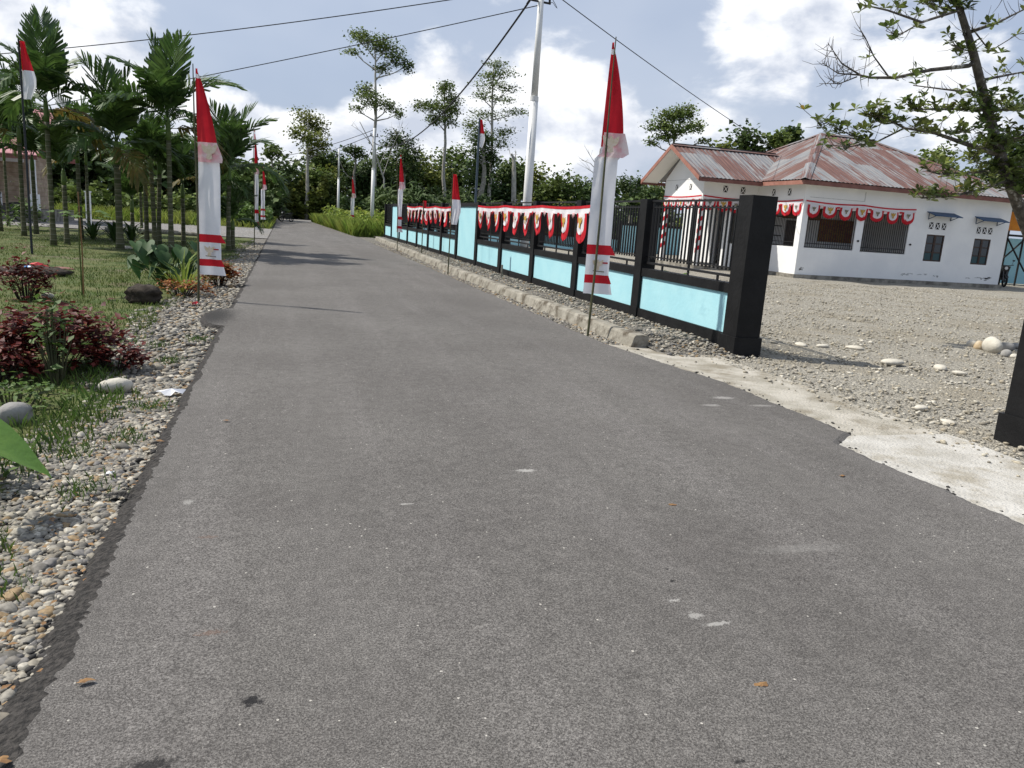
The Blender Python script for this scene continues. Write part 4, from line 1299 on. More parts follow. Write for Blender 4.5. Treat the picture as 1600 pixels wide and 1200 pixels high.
big('tallest slender tree with bare pale trunk and two separate leafy tiers', 92, 584, (587, 85), [(562, 56, 17, 7), (585, 66, 20, 9), (603, 73, 20, 11), (552, 80, 12, 5), (618, 92, 14, 8), (637, 103, 9, 9), (600, 107, 13, 6), (572, 142, 13, 9), (583, 156, 20, 9), (608, 168, 15, 8), (622, 178, 8, 5), (558, 170, 10, 4)], 2600, .38, 'wood_far', 'palebark', .26, 1)
big('yellowish round topped tree with twin pale trunks left of the far poles', 98, 479, (481, 190), [(478, 187, 16, 12), (492, 198, 16, 12), (465, 205, 13, 9), (484, 217, 18, 12), (500, 222, 10, 10), (488, 240, 12, 10)], 1700, .42, 'wood_light', 'palebark', .24, 2)
big('tall thin tree with dark layered crown, left one of the pair above the fence', 95, 695, (694, 140), [(696, 136, 12, 8), (703, 155, 16, 9), (690, 168, 18, 9), (706, 175, 12, 8), (680, 185, 14, 8), (663, 165, 14, 7), (700, 190, 10, 7)], 1900, .38, 'wood_far', 'palebark', .26, 3)
big('airy tall tree with flat spreading tiers right of the dark layered tree', 98, 764, (772, 100), [(776, 100, 14, 6), (786, 112, 18, 6), (765, 118, 16, 6), (770, 133, 26, 6), (795, 140, 16, 5), (750, 147, 14, 6), (775, 155, 22, 6), (804, 175, 18, 6), (760, 180, 22, 7), (738, 195, 14, 10), (790, 205, 16, 8), (748, 215, 18, 10), (782, 222, 16, 8)], 2500, .36, 'wood_far', 'palebark', .26, 4)
big('vine covered dark tree trunk with bushy crown behind the slanted flag pole', 90, 752, (756, 205), [(756, 215, 16, 14), (745, 240, 14, 16), (768, 245, 12, 14), (752, 270, 18, 16)], 1500, .42, 'wood_dark', 'bark', .4, 5)
big('bushy dark tree with thin bare twigs right of the farther utility pole', 94, 632, (632, 220), [(615, 215, 14, 10), (636, 222, 18, 12), (648, 242, 14, 14), (622, 245, 16, 14), (640, 262, 18, 14), (604, 225, 8, 6)], 1700, .4, 'wood_dark', 'palebark', .24, 6)
big('spreading leafy tree on leaning stem just left of the house gable', 72, 1052, (1054, 205), [(1048, 180, 22, 10), (1070, 178, 16, 12), (1028, 196, 16, 10), (1058, 200, 24, 10), (1085, 196, 14, 10), (1040, 215, 16, 6), (1100, 221, 10, 4), (1018, 222, 10, 5)], 2300, .34, 'wood_far', 'bark', .26, 7)
big('dark tree beside the near banner, right of its white cloth', 80, 985, (985, 285), [(978, 285, 16, 14), (995, 292, 14, 12), (985, 310, 20, 14)], 1100, .38, 'wood_dark', 'bark', .22, 8)
big('small palm like tree with drooping crown beyond the far left banners', 88, 424, (425, 235), [(425, 233, 10, 6), (418, 240, 8, 5), (433, 240, 8, 5)], 300, .45, 'wood_far', 'bark', .16, 9)
big('dark broken looking tree top above the far white pole', 96, 552, (555, 225), [(553, 232, 14, 5), (560, 240, 10, 7), (545, 236, 8, 4)], 420, .4, 'wood_dark', 'bark', .22, 10)

# bare and dead trees
def bare(label, Y, basepx, pts, forks, r0, seed):
    b = at(basepx, 350, Y); t = thing('bare_tree', (b.x, Y, -.05), label, 'tree', tg)
    P = [Vector((b.x, Y, -.1))]+[at(px, py, Y) for px, py in pts]
    MB().tube(P, [r0*(1-.7*k/(len(P)-1)) for k in range(len(P))], 7).build('trunk', 'palebark', t)
    g = random.Random(seed); m_ = MB()
    for a, e in forks:
        p, q = at(*a, Y), at(*e, Y+g.uniform(-1, 1)); mid = p.lerp(q, .5)+Vector((0, 0, .3)); m_.tube([p, mid, q], [r0*.35, r0*.22, r0*.1], 5)
        for _ in range(4):
            e2 = q+Vector((g.uniform(-.8, .8), g.uniform(-.8, .8), g.uniform(-.1, 1.))); m_.tube([mid.lerp(q, g.uniform(.2, 1)), e2], [r0*.12, r0*.05], 4)
    m_.build('branches', 'palebark', t)


bare('leafless twiggy tree beside the near tall banner', 75, 936, [(935, 290), (936, 250), (938, 232)], [((936, 285), (915, 262)), ((936, 270), (908, 250)), ((936, 262), (952, 240)), ((936, 275), (920, 240)), ((937, 250), (945, 228))], .16, 1)
bare('broken dead trunk sticking out of the trees left of the near pole', 90, 803, [(803, 270), (803, 248), (799, 240)], [((803, 255), (797, 241)), ((803, 258), (806, 241))], .35, 2)
bare('pale leafless tree with forked limbs in front of the far forest', 88, 600, [(600, 280), (585, 235), (562, 190)], [((592, 260), (620, 205)), ((580, 225), (548, 195)), ((598, 275), (630, 190))], .12, 3)

ROW = [(402, 278, 34), (430, 262, 42), (462, 258, 46), (500, 268, 36), (522, 243, 40), (548, 256, 36), (575, 262, 36), (606, 255, 42), (640, 262, 40), (668, 258, 40), (700, 266, 38), (722, 245, 36), (744, 258, 34), (778, 268, 38), (805, 262, 36), (832, 264, 34), (860, 290, 38), (890, 282, 40), (915, 292, 34), (948, 284, 36), (1008, 290, 34), (1035, 292, 30)]
mats = ['wood_dark', 'wood_dark', 'wood_far', 'wood_light', 'wood_dark', 'wood_far']
for i, (px, py, w) in enumerate(ROW):
    py -= 12 if 590 < px < 840 else 6
    Y = 98+((i*37) % 17); tp = at(px, py, Y); w = w*1.5; h = tp.z
    b = at(px, 340, Y); m_ = Y/1200
    g = random.Random(300+i)
    cl_ = [(tp.x, Y, h-w*.35*m_, w*.42*m_, w*.36*m_)]
    for k in range(7):
        cl_.append((tp.x+g.uniform(-.5, .5)*w*m_, Y+g.uniform(-1, 1)*2, h*g.uniform(.15, .85), w*g.uniform(.3, .42)*m_, w*g.uniform(.22, .34)*m_))
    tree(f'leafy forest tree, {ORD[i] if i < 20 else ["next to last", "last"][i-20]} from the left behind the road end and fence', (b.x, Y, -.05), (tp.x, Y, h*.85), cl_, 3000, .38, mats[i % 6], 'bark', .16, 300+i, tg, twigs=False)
for i, (px, py, w, Y, mt) in enumerate(((1130, 228, 40, 58, 'wood_light'), (1165, 208, 60, 60, 'wood_dark'), (1215, 206, 40, 58, 'wood_far'), (1240, 205, 34, 62, 'wood_dark'), (1465, 232, 70, 55, 'wood_far'), (1020, 300, 50, 56, 'wood_dark'), (1600, 215, 90, 44, 'wood_dark'))):
    tp = at(px, py, Y); m_ = Y/1200; g = random.Random(400+i); h = tp.z
    cl_ = [(tp.x, Y, h-w*.3*m_, w*.42*m_, w*.33*m_)]+[(tp.x+g.uniform(-.55, .55)*w*m_, Y+g.uniform(-1, 1), h*g.uniform(.45, .85), w*.36*m_, w*.26*m_) for _ in range(6)]
    tree(['pale green shrubby tree showing above the porch ridge', 'dark dome shaped tree above the rusty roof valley', 'small tree top left of the roof hip', 'tree crown touching the roof hip from behind', 'rounded bright green tree rising behind the right roof slope', 'dark tree mass behind the left gable eave', 'big dark tree behind the right end of the house'][i], (tp.x, Y, -.05), (tp.x, Y, h*.85), cl_, 2600, .3, mt, 'bark', .2, 400+i, 'trees behind the house', twigs=False)
for i, (px, py, w, Y) in enumerate(((-30, 190, 120, 62), (50, 205, 100, 66), (130, 215, 100, 64), (205, 225, 90, 70), (280, 230, 90, 66), (345, 240, 80, 72), (385, 262, 60, 80))):
    tp = at(px, py, Y); m_ = Y/1200; g = random.Random(450+i); h = tp.z
    cl_ = [(tp.x, Y, h-w*.3*m_, w*.45*m_, w*.33*m_)]+[(tp.x+g.uniform(-.55, .55)*w*m_, Y+g.uniform(-1, 1), h*g.uniform(.25, .85), w*.38*m_, w*.26*m_) for _ in range(7)]
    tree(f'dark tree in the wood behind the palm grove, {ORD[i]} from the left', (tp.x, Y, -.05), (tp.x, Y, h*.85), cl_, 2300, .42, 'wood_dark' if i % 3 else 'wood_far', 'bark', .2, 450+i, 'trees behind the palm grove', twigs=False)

# thickets that read as one mass
def mass(name, label, boxes, n, size, mat, seed, kv=CLUMP_V, kf=CLUMP_F, tilt=.75):
    g = np.random.default_rng(seed); P = []
    for (x0, x1, y0, y1, h) in boxes:
        k = n//len(boxes); x = g.uniform(x0, x1, k); y = g.uniform(y0, y1, k)
        top = h*(.72+.28*np.sin(x*1.3+seed)*np.cos(y*.9)+.16*np.sin(x*3.7+y))
        P.append(np.stack([x, y, top*g.random(k)**.6], 1))
    P = np.concatenate(P)
    V, F = scatter(kv, kf, P, rot_mats(len(P), tilt, g), size*g.uniform(.6, 1.4, len(P)))
    return tag(new_obj(name, fast_mesh(name, V, F), mat), label, 'undergrowth', kind='stuff')


STRAP_V = np.array([(-.05, 0, 0), (.05, 0, 0), (.07, .55, .22), (-.07, .55, .22), (.0, 1.1, -.05)], float)
STRAP_F = np.array([(0, 1, 2), (0, 2, 3), (3, 2, 4)])
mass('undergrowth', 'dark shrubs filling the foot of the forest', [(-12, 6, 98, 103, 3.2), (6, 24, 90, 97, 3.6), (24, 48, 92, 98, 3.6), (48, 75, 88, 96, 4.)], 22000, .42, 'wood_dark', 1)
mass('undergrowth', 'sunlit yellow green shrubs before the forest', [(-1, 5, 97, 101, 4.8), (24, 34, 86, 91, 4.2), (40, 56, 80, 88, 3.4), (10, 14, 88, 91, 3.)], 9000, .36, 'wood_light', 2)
mass('pandanus_thicket', 'dark strap leaved thicket at the road end and behind the fence', [(-6, -.5, 84, 88, 4.6), (9, 22, 82, 87, 4.2)], 9000, 1.1, 'wood_dark', 3, STRAP_V, STRAP_F)
mass('undergrowth', 'green growth along the field edge behind the palms', [(-45, -4, 56, 62, 2.2)], 9000, .35, 'wood_far', 4)
mass('shrub_row', 'bright green roadside shrubs left of the motorbike', [(-3.4, -1.0, 54, 70, 1.5)], 3000, .22, 'weed', 5)

mass('shrubby_bank', 'sunlit leafy weeds on the bank beyond the fence end', [(4.6, 9, 52, 60, 1.0), (4.2, 11, 60, 72, 1.5), (3.6, 12, 72, 84, 1.7)], 9000, .2, 'tallgrass', 6)
BLADE_V = np.array([(-.5, 0, 0), (.5, 0, 0), (.3, .12, .55), (0, .42, 1)], float)
BLADE_F = np.array([(0, 1, 2), (0, 2, 3)])


def blades(name, label, xs, ys, z, w, h, mat, seed):
    g = np.random.default_rng(seed); n = len(xs); a = g.uniform(0, 2*np.pi, n)
    m_ = np.zeros((n, 3, 3)); m_[:, 0, 0] = np.cos(a); m_[:, 0, 1] = -np.sin(a); m_[:, 1, 0] = np.sin(a); m_[:, 1, 1] = np.cos(a); m_[:, 2, 2] = 1
    hh = h*g.uniform(.5, 1.3, n)
    V, F = scatter(BLADE_V, BLADE_F, np.stack([xs, ys, np.full(n, z)], 1), m_, np.stack([w*g.uniform(.6, 1.4, n), hh*g.uniform(.6, 1.6, n), hh], 1))
    return tag(new_obj(name, fast_mesh(name, V, F), mat), label, 'grass', kind='stuff')


def patchy(x, y): return np.sin(x*1.9+1)+np.sin(y*1.4+x*.7)+.7*np.sin(x*4.1-y*3.3)+.5*np.sin(y*6+x)
n = 150000
ys = 3+rng.random(n)**1.3*31; xs = ve(ys)+.1-rng.random(n)**1.35*15
k = (patchy(xs, ys)+rng.normal(0, .9, n)) > -.7
blades('grass', 'short patchy lawn under the palms', xs[k], ys[k], -.04, .010, .05, 'grass', 1)
n = 48000
ys = 47.8+rng.random(n)*38; xs = rr(ys)-.1+rng.random(n)**1.2*15
blades('tall_grass', 'tall yellow green grass on the bank beyond the fence', xs, ys, -.05, .035, .85, 'tallgrass', 2)
n = 9000
ys = 53+rng.random(n)*33; xs = rl(np.minimum(ys, 79))-.15-rng.random(n)**1.3*9
blades('tall_grass', 'bright grass beside the left road edge near the motorbike', xs, ys, -.05, .05, .45, 'tallgrass', 3)
n = 16000
ys = 51+rng.random(n)*10; xs = -5-rng.random(n)*32
blades('tall_grass', 'sunlit grass field behind the palm grove', xs, ys, -.05, .06, .7, 'tallgrass', 4)
n = 1300
ys = 2.2+rng.random(n)*5.5; xs = ve(ys)-.02-np.abs(rng.normal(0, .28, n))
blades('weeds', 'long grass and weeds along the left edge nearest the viewer', xs, ys, -.05, .007, .10, 'weed', 5)
n = 1200
cx = rng.choice(len(PAL), n)
t0 = np.array([(-1.02, 4.3), (-.98, 5.3), (-.95, 6.1), (-1.12, 3.2), (-1.05, 7.9), (-1.2, 5.0), (-.92, 9.2), (-1.3, 8.8)])[rng.integers(0, 8, n)]
blades('weeds', 'small grass tufts growing in the left verge gravel', t0[:, 0]+rng.normal(0, .07, n), t0[:, 1]+rng.normal(0, .1, n), -.05, .006, .05, 'weed', 6)


# ------------------------------------------------------------------ garden plants
def bush(name, label, x, y, rx, h, n, size, mat, seed, stem='stump', shape=1.):
    t = thing(name, (x, y, -.05), label, 'shrub')
    g = np.random.default_rng(seed); gg = random.Random(seed)
    s = MB(); tips = []
    for k in range(26):
        a = gg.uniform(0, 6.28); r_ = rx*gg.random()**.5; e = Vector((x+r_*math.cos(a), y+r_*.75*math.sin(a), h*(1-.55*(r_/rx)**2)*gg.uniform(.7, 1.)*shape))
        b0 = Vector((x+r_*.35*math.cos(a), y+r_*.3*math.sin(a), -.05)); s.tube([b0, b0.lerp(e, .5)+Vector((0, 0, .06)), e], [.008, .006, .003], 4); tips.append(e)
    s.build('stems', stem, t)
    T = np.array([tuple(e) for e in tips]); i = g.integers(0, len(T), n)
    pos = T[i]+g.normal(size=(n, 3))*np.array([rx*.19, rx*.17, h*.2])
    pos[:, 2] = np.maximum(pos[:, 2], .03)
    V, F = scatter(LEAF_V, LEAF_F, pos, rot_mats(n, .5, g), size*g.uniform(.6, 1.35, n))
    new_obj('foliage', fast_mesh('foliage', V-np.array([x, y, -.05]), F), mat, t)
    return t


bush('coleus_bush', 'large dark red coleus bush on the lawn edge above the cream boulder', -1.98, 7.5, .50, .46, 2600, .08, 'coleus', 1)
bush('coleus_bush', 'sprawling right end of red coleus creeping onto the verge gravel', -1.46, 7.4, .24, .2, 500, .065, 'coleus', 2)
bush('coleus_bush', 'left lower part of the red coleus with yellow centres by the thin green stems', -2.25, 6.9, .3, .26, 600, .07, 'coleus', 12)
bush('coleus_bush', 'small maroon shrub on the lawn at the foot of the thin flag pole', -3.5, 12.35, .30, .5, 700, .08, 'coleus', 3)
bush('coleus_bush', 'orange and red leaved plant under the big left banner', -1.16, 15.3, .30, .36, 800, .085, 'coleus_orange', 4)
bush('coleus_bush', 'low reddish plants between the dark stump and the left banner', -1.62, 13.4, .42, .22, 380, .07, 'coleus_orange', 5)
bush('green_shrub', 'fresh green seedling growing through the red coleus bush', -1.78, 6.9, .16, .62, 110, .085, 'weed', 6, 'bamboo')
bush('green_shrub', 'low green weeds at the left edge below the coleus', -1.85, 6.0, .40, .16, 300, .05, 'weed', 7, 'bamboo')
bush('green_shrub', 'leafy green weeds beside the big taro leaf at the left edge', -1.62, 4.45, .26, .2, 260, .06, 'weed', 8, 'bamboo')
bush('green_shrub', 'bright green shrub between the palms and the distant wooden house', -9.3, 33.5, .7, .9, 420, .16, 'weed', 9, 'bamboo')
bush('green_shrub', 'leafy plant inside the yard seen under the fence bars', 8.6, 14.3, .4, .3, 160, .15, 'weed', 10, 'bamboo')


def taro_leaf(parent, base, tip_dir, size, tilt, mat, stem_from, seed, name='leaf'):
    """heart shaped leaf on its own stalk"""
    g = random.Random(seed); d = Vector(tip_dir).normalized(); sd = Vector((0, 0, 1)).cross(d).normalized(); up = d.cross(sd).normalized()
    b = MB(); base = Vector(base)
    prof_ = [(-.28, .30), (-.15, .42), (.05, .48), (.25, .44), (.5, .32), (.75, .16), (.92, .05), (1., .0)]
    k0 = len(b.v); rows = len(prof_)
    for s, w in prof_:
        for c in (-1, -.5, 0, .5, 1):
            q = base+d*s*size+sd*w*size*c+up*(.13*size*abs(c)*w*2-.14*size*max(0, s)**2+.012*size*math.sin(s*22)*abs(c))
            if s < -.1 and c == 0: q = base+d*(-.02)*size
            b.v.append(tuple(q))
    for r_ in range(rows-1):
        for c in range(4):
            k = k0+r_*5+c; b.f.append([k, k+1, k+6, k+5])
    lf = b.build(name, mat, parent, True)
    s0 = Vector(stem_from); mid = s0.lerp(base, .55)+Vector((0, 0, .08))
    MB().tube([s0, mid, base], [.013, .010, .006], 6).build('stalk', 'petiole', lf)


def taro(label, x, y, leaves, mat, name='taro_plant'):
    t = thing(name, (x, y, -.05), label, 'plant')
    for i, (dx, dy, z, ang, pitch, size) in enumerate(leaves):
        d = Vector((math.cos(ang)*math.cos(pitch), math.sin(ang)*math.cos(pitch), math.sin(pitch)))
        taro_leaf(t, (x+dx, y+dy, z), d, size, 0, mat, (x+dx*.2, y+dy*.2, -.05), i)
    return t


taro('broad bright green taro leaf reaching in from the left edge of the photo', -1.6, 3.95, [(.2, .03, .37, -.05, -.45, .40), (-.25, .1, .42, 2.5, -.3, .4), (-.2, -.3, .3, 4.2, -.4, .36)], 'taro')
gl = random.Random(5)
taro('clump of dark green taro leaves at the grass edge left of the big banner', -1.95, 14.75, [(gl.uniform(-.55, .5), gl.uniform(-.3, .3), gl.uniform(.28, .72), gl.uniform(3.4, 6.0), gl.uniform(-1.1, -.5), gl.uniform(.2, .34)) for _ in range(34)], 'tarodark')
taro('green plant with broad leaves inside the yard behind the nearest fence bay', 6.75, 12.3, [(-.25, .1, .62, 3.4, -.2, .5), (.2, -.1, .66, -.5, -.25, .55), (.0, .2, .75, 1.2, -.1, .5), (.3, .25, .58, .6, -.3, .45), (-.1, -.2, .55, 4.4, -.4, .5)], 'taro')
# staked sapling
sap = thing('papaya_sapling', (-2.93, 13.04, -.05), 'thin papaya sapling with pale green leaves tied to a bamboo stake on the lawn', 'sapling')
MB().tube([(-2.93, 13.04, -.08), (-2.92, 13.04, .7), (-2.94, 13.05, 1.5)], [.012, .011, .009], 6).build('stake', 'dryleaf', sap)
MB().tube([(-2.95, 13.06, -.05), (-2.96, 13.06, .7), (-2.93, 13.06, 1.25)], [.014, .011, .007], 6).build('stem', 'petiole', sap)
for i in range(9):
    a = i*2.4; L = gl.uniform(.28, .42); e = Vector((-2.93+math.cos(a)*L, 13.06+math.sin(a)*L, 1.22+gl.uniform(-.08, .12)))
    MB().tube([(-2.93, 13.06, 1.2), e], [.005, .003], 4).build('stalk', 'petiole', sap)
    b = MB()
    for k in range(7):
        an = a+(k-3)*.5; l2 = .13*(1-.09*abs(k-3)); d = Vector((math.cos(an), math.sin(an), -.35)); sd = Vector((-math.sin(an), math.cos(an), 0))*.026
        b.poly([e, e+d*l2*.5+sd, e+d*l2, e+d*l2*.5-sd])
    b.build('leaf', 'weed', sap)
def spiky(label, x, y, n, L, mat, seed, name='spiky_plant'):
    t = thing(name, (x, y, -.05), label, 'plant'); g = random.Random(seed)
    for i in range(n):
        a = i*2.399; el = R(g.uniform(25, 80)); l2 = L*g.uniform(.7, 1.1); d = Vector((math.cos(a)*math.cos(el), math.sin(a)*math.cos(el), math.sin(el))); sd = Vector((-math.sin(a), math.cos(a), 0))*L*(.045 if name == 'spiky_plant' else .013)
        o = Vector((x, y, -.05)); m_ = o+d*l2*.6; e = o+d*l2+Vector((math.cos(a), math.sin(a), -1.1))*l2*.18
        MB().poly([o-sd*.7, o+sd*.7, m_+sd, m_-sd]).poly([m_-sd, m_+sd, e]).build('blade', mat, t)
spiky('dark spiky rosette plant under the palms, left one of three', -6.2, 29.3, 30, .95, 'frond', 1)
spiky('dark spiky rosette plant under the palms, middle one of three', -5.4, 28.6, 34, 1.0, 'frond', 2)
spiky('dark spiky rosette plant under the palms, right one of three', -4.95, 28.9, 30, .9, 'frond', 3)
spiky('tuft of long pale grass blades just left of the big banner pole', -1.62, 13.9, 34, .95, 'tallgrass', 4, 'grass_tuft')

# ------------------------------------------------------------------ near tree at the right
nt_ = thing('near_tree', (14.3, 11, -.05), 'leaning broadleaf tree with bare twigs and glossy leaves at the right edge', 'tree')
tp_ = [(14.3, 11, -.1), (13.55, 11, 1.1), (12.60, 11, 2.26), (12.05, 11.02, 3.0), (11.5, 11, 3.79), (10.95, 11, 4.7), (10.48, 11.05, 5.47), (10.25, 11.1, 6.3)]
MB().tube(tp_, [.15, .12, .10, .09, .078, .065, .05, .03], 12).build('trunk', 'darkbark', nt_, True)
def z7(x, y): return (1200+x/3.75, y/3.75)
gt = random.Random(21)
BR = [  # polyline in view, start radius, leaf tufts, depth drift
    ([(1180, 385), (950, 410), (750, 455), (600, 455), (540, 440)], .042, 7, -.6), ([(540, 440), (430, 370), (350, 250)], .016, 0, -.1), ([(540, 440), (410, 430), (320, 370)], .014, 0, .1), ([(710, 455), (620, 330), (570, 220), (540, 170)], .014, 0, .2), ([(520, 450), (420, 490), (300, 490)], .012, 0, 0),
    ([(1225, 545), (1050, 525), (850, 500)], .028, 8, .5), ([(1330, 900), (1150, 840), (980, 780), (800, 750)], .055, 26, -.4), ([(800, 750), (640, 830), (480, 860), (360, 850)], .018, 5, -.2), ([(800, 750), (680, 690), (580, 670)], .02, 16, 0),
    ([(640, 830), (480, 790), (350, 720), (280, 740)], .014, 14, .2), ([(1150, 200), (1350, 130), (1490, 60)], .045, 5, .6), ([(1120, 60), (900, 130), (700, 60), (520, 20)], .03, 14, -.5), ([(900, 130), (760, 210), (690, 180)], .014, 5, .1),
    ([(1250, 470), (1400, 440), (1560, 410)], .035, 6, .4), ([(1420, 1050), (1250, 1110), (1080, 1150), (900, 1160)], .04, 34, -.5), ([(1390, 1000), (1200, 1010), (1000, 1020), (930, 1000)], .03, 26, .4), ([(1280, 640), (1100, 640), (930, 640), (850, 640)], .03, 30, -.5),
    ([(1290, 650), (1420, 640), (1560, 600)], .035, 20, .3), ([(1340, 850), (1480, 800), (1600, 740)], .04, 22, -.3), ([(1400, 1000), (1520, 960), (1640, 900)], .04, 22, .2), ([(1100, 60), (1000, 40), (900, 20)], .02, 16, .3), ([(1200, 300), (1130, 290), (1080, 260)], .02, 14, -.2),
    ([(1400, 1050), (1480, 1120), (1560, 1160)], .03, 18, -.4), ([(1060, 0), (1200, -60), (1500, -10), (1560, 20)], .04, 22, -.5), ([(1200, 170), (1300, 300), (1480, 190)], .02, 5, 0), ([(1300, 700), (1200, 760), (1120, 780)], .02, 16, -.6), ([(1320, 840), (1220, 900), (1180, 960)], .02, 18, .5)]
limb = MB(); twig = MB(); tufts = []
for poly, r0, nl, drift in BR:
    P = []
    for k, q in enumerate(poly):
        P.append(at(*z7(*q), 11+drift*k/(len(poly)-1)))
    tq = [Vector(q) for q in tp_]; cand = [tq[k].lerp(tq[k+1], f/10) for k in range(len(tq)-1) for f in range(11)]
    near = min(cand, key=lambda c: (c-P[0]).length)
    if (near-P[0]).length < .45: P.insert(0, near)
    rr_ = [r0*(1-.7*k/(len(P)-1)) for k in range(len(P))]
    limb.tube(P, rr_, 6)
    segs = len(P)-1
    def along(t): i = min(int(t*segs), segs-1); return P[i].lerp(P[i+1], t*segs-i)
    for _ in range(16 if nl else 20):
        t = gt.uniform(.15, 1); p = along(t); L = gt.uniform(.15, .5)
        e = p+Vector((gt.uniform(-1, .5), gt.uniform(-.7, .7), gt.uniform(-.5, .9)))*L; mid = p.lerp(e, .5)+Vector((0, 0, -.06*L))
        twig.tube([p, mid, e], [.006, .004, .002], 4)
        if nl and gt.random() < .12: tufts.append(e)
    for _ in range(int(nl*(1.5 if poly[0][1] > 600 else .75))):
        t = gt.uniform(.1, 1.05); p = along(min(1, t)); e = p+Vector((gt.uniform(-1, 1), gt.uniform(-1, 1), gt.uniform(-.4, 1)))*gt.uniform(.05, .33)
        twig.tube([p, e], [.006, .004], 4); tufts.append(e)
lo_ = limb.build('limbs', 'darkbark', nt_, True)
tag(twig.build('twigs', 'darkbark', lo_), kind='stuff')
LV = np.array([(0, 0, 0), (.13, .3, .03), (.24, .68, .04), (.0, 1, -.05), (-.24, .68, .04), (-.13, .3, .03), (0, .5, -.03)], float)
LF = [(0, 1, 6), (1, 2, 6), (2, 3, 6), (3, 4, 6), (4, 5, 6), (5, 0, 6)]
b = MB(); b.v = [tuple(v) for v in LV]; b.f = [list(f) for f in LF]
lm1 = b.mesh('leaf'); lm1.materials.append(MAT['leaf']); lm2 = b.mesh('leaf'); lm2.materials.append(MAT['leaf_yellow'])
one = []
for e in tufts:
    a = gt.uniform(0, 6)
    for k in range(gt.randint(5, 8)):
        a += 2.4; el = gt.uniform(-.3, 1.1); one.append((e, a, el, gt.uniform(.10, .17), gt.uniform(-.6, .6)))
gt.shuffle(one)
one.sort(key=lambda q: q[0].z > 5.6)
crown = None
def leafrot(a, el, roll):
    return Matrix.Rotation(a, 3, 'Z') @ Matrix.Rotation(el, 3, 'X') @ Matrix.Rotation(roll, 3, 'Y')
V, F = [], []
for i, (e, a, el, s, ro) in enumerate(one[300:]):
    m_ = np.array(leafrot(a, el, ro)); V.append(LV*s @ m_.T+np.array(e)-np.array((14.3, 11, -.05))); F.append(np.array(LF)+7*i)
crown = tag(new_obj('crown', fast_mesh('crown', np.concatenate(V), np.concatenate(F)), 'leaf', nt_), kind='stuff')
for i, (e, a, el, s, ro) in enumerate(one[:300]):
    o = share('leaf', lm2 if i % 29 == 3 else lm1, nt_, e, 0, (s, s, s)); o.rotation_euler = leafrot(a, el, ro).to_euler()


# ------------------------------------------------------------------ motorbikes
def motorbike(label, loc, rz):
    t = bpy.data.objects.new('motorbike', None); link(t); tag(t, label, 'motorbike', 'motorbikes')
    for yy in (-.62, .62):
        P = [(0, yy+.25*math.cos(a), .29+.25*math.sin(a)) for a in [k*math.pi/10 for k in range(21)]]
        w = MB().tube(P, .045, 8, False).build('wheel', 'tyre', t, True)
        s = MB().tube([(-.05, yy, .29), (.05, yy, .29)], .06, 10)
        for k in range(5): s.tube([(0, yy, .29), (0, yy+.22*math.cos(k*1.257), .29+.22*math.sin(k*1.257))], .014, 5)
        s.build('rim', 'chrome', w)
    MB().prism([(-.16, -.62, .66), (-.16, -.25, .42), (-.16, .12, .30), (-.16, .36, .42), (-.16, .47, .92), (-.16, .34, .96), (-.16, .2, .62), (-.16, -.1, .70), (-.16, -.72, .86)], (.32, 0, 0)).build('body', 'bikepaint', t)
    MB().prism([(-.12, -.78, .80), (-.12, -.5, .74), (-.12, .02, .70), (-.12, .04, .76), (-.12, -.35, .83), (-.12, -.78, .88)], (.24, 0, 0)).build('seat', 'tyre', t)
    MB().tube([(-.07, .62, .29), (-.07, .42, .9)], .022, 6).tube([(.07, .62, .29), (.07, .42, .9)], .022, 6).build('fork', 'chrome', t)
    MB().tube([(-.34, .34, 1.02), (-.12, .42, .98), (.12, .42, .98), (.34, .34, 1.02)], .018, 6).build('handlebar', 'bikepaint', t)
    MB().prism([(-.14, .44, .72), (.14, .44, .72), (.17, .47, .95), (-.17, .47, .95)], (0, .07, .0)).build('headlight_shield', 'bikepaint', t)
    MB().tube([(0, .53, .86), (0, .57, .86)], [.075, .06], 12).build('headlight', 'lamp', t)
    for s in (-1, 1):
        MB().tube([(s*.26, .36, 1.02), (s*.3, .36, 1.2)], .008, 5).box(s*.3-.05, s*.3+.05, .35, .37, 1.18, 1.25).build('mirror', 'bikepaint', t)
    MB().prism([(-.06, .34, .50), (-.06, .62, .60), (-.06, .88, .45), (-.06, .62, .57)], (.12, 0, 0)).build('fender', 'bikepaint', t)
    MB().tube([(.14, -.1, .24), (.15, -.75, .38)], .045, 8).build('exhaust', 'chrome', t)
    t.location = loc; t.rotation_euler.z = rz
    return t


motorbike('small black motorbike standing on the left of the distant road end', (.15, 77, 0), R(135))
motorbike('black motorbike parked before the wooden house at far left', (-12.3, 41.2, 0), R(75))
motorbike('dark motorbike parked beside the right end wall of the white house', (32.0, 28.3, 0), R(150))

# ------------------------------------------------------------------ wooden house behind the palms
lh = thing('wooden_house', (-15.5, 46, 0), 'plank walled house with pink metal roof half hidden behind the left palms', 'house')
for k in range(12):
    MB().box(-22, -12.15, 44.0+.004*(k % 2), 44.06+.004*(k % 2), .5+k*.215, .5+k*.215+.205).build('plank', 'plank', lh)
for k in range(12):
    MB().box(-12.1+.004*(k % 2), -12.05+.004*(k % 2), 44.07, 48, .5+k*.215, .5+k*.215+.205).build('plank', 'plank', lh)
MB().box(-22, -11.1, 42.4, 48.2, -.05, .48).build('floor_base', 'plinth', lh)
for xx in (-15.2, -13.1, -11.5):
    MB().box(xx-.11, xx+.11, 42.6, 42.82, .48, 3.0).build('column', 'white', lh)
    MB().box(xx-.19, xx+.19, 42.52, 42.9, .48, 1.25).build('column_base', 'white', lh)
MB().box(-14.2, -12.2, 43.95, 43.99, 2.72, 2.95).build('light_strip', 'plastic', lh)
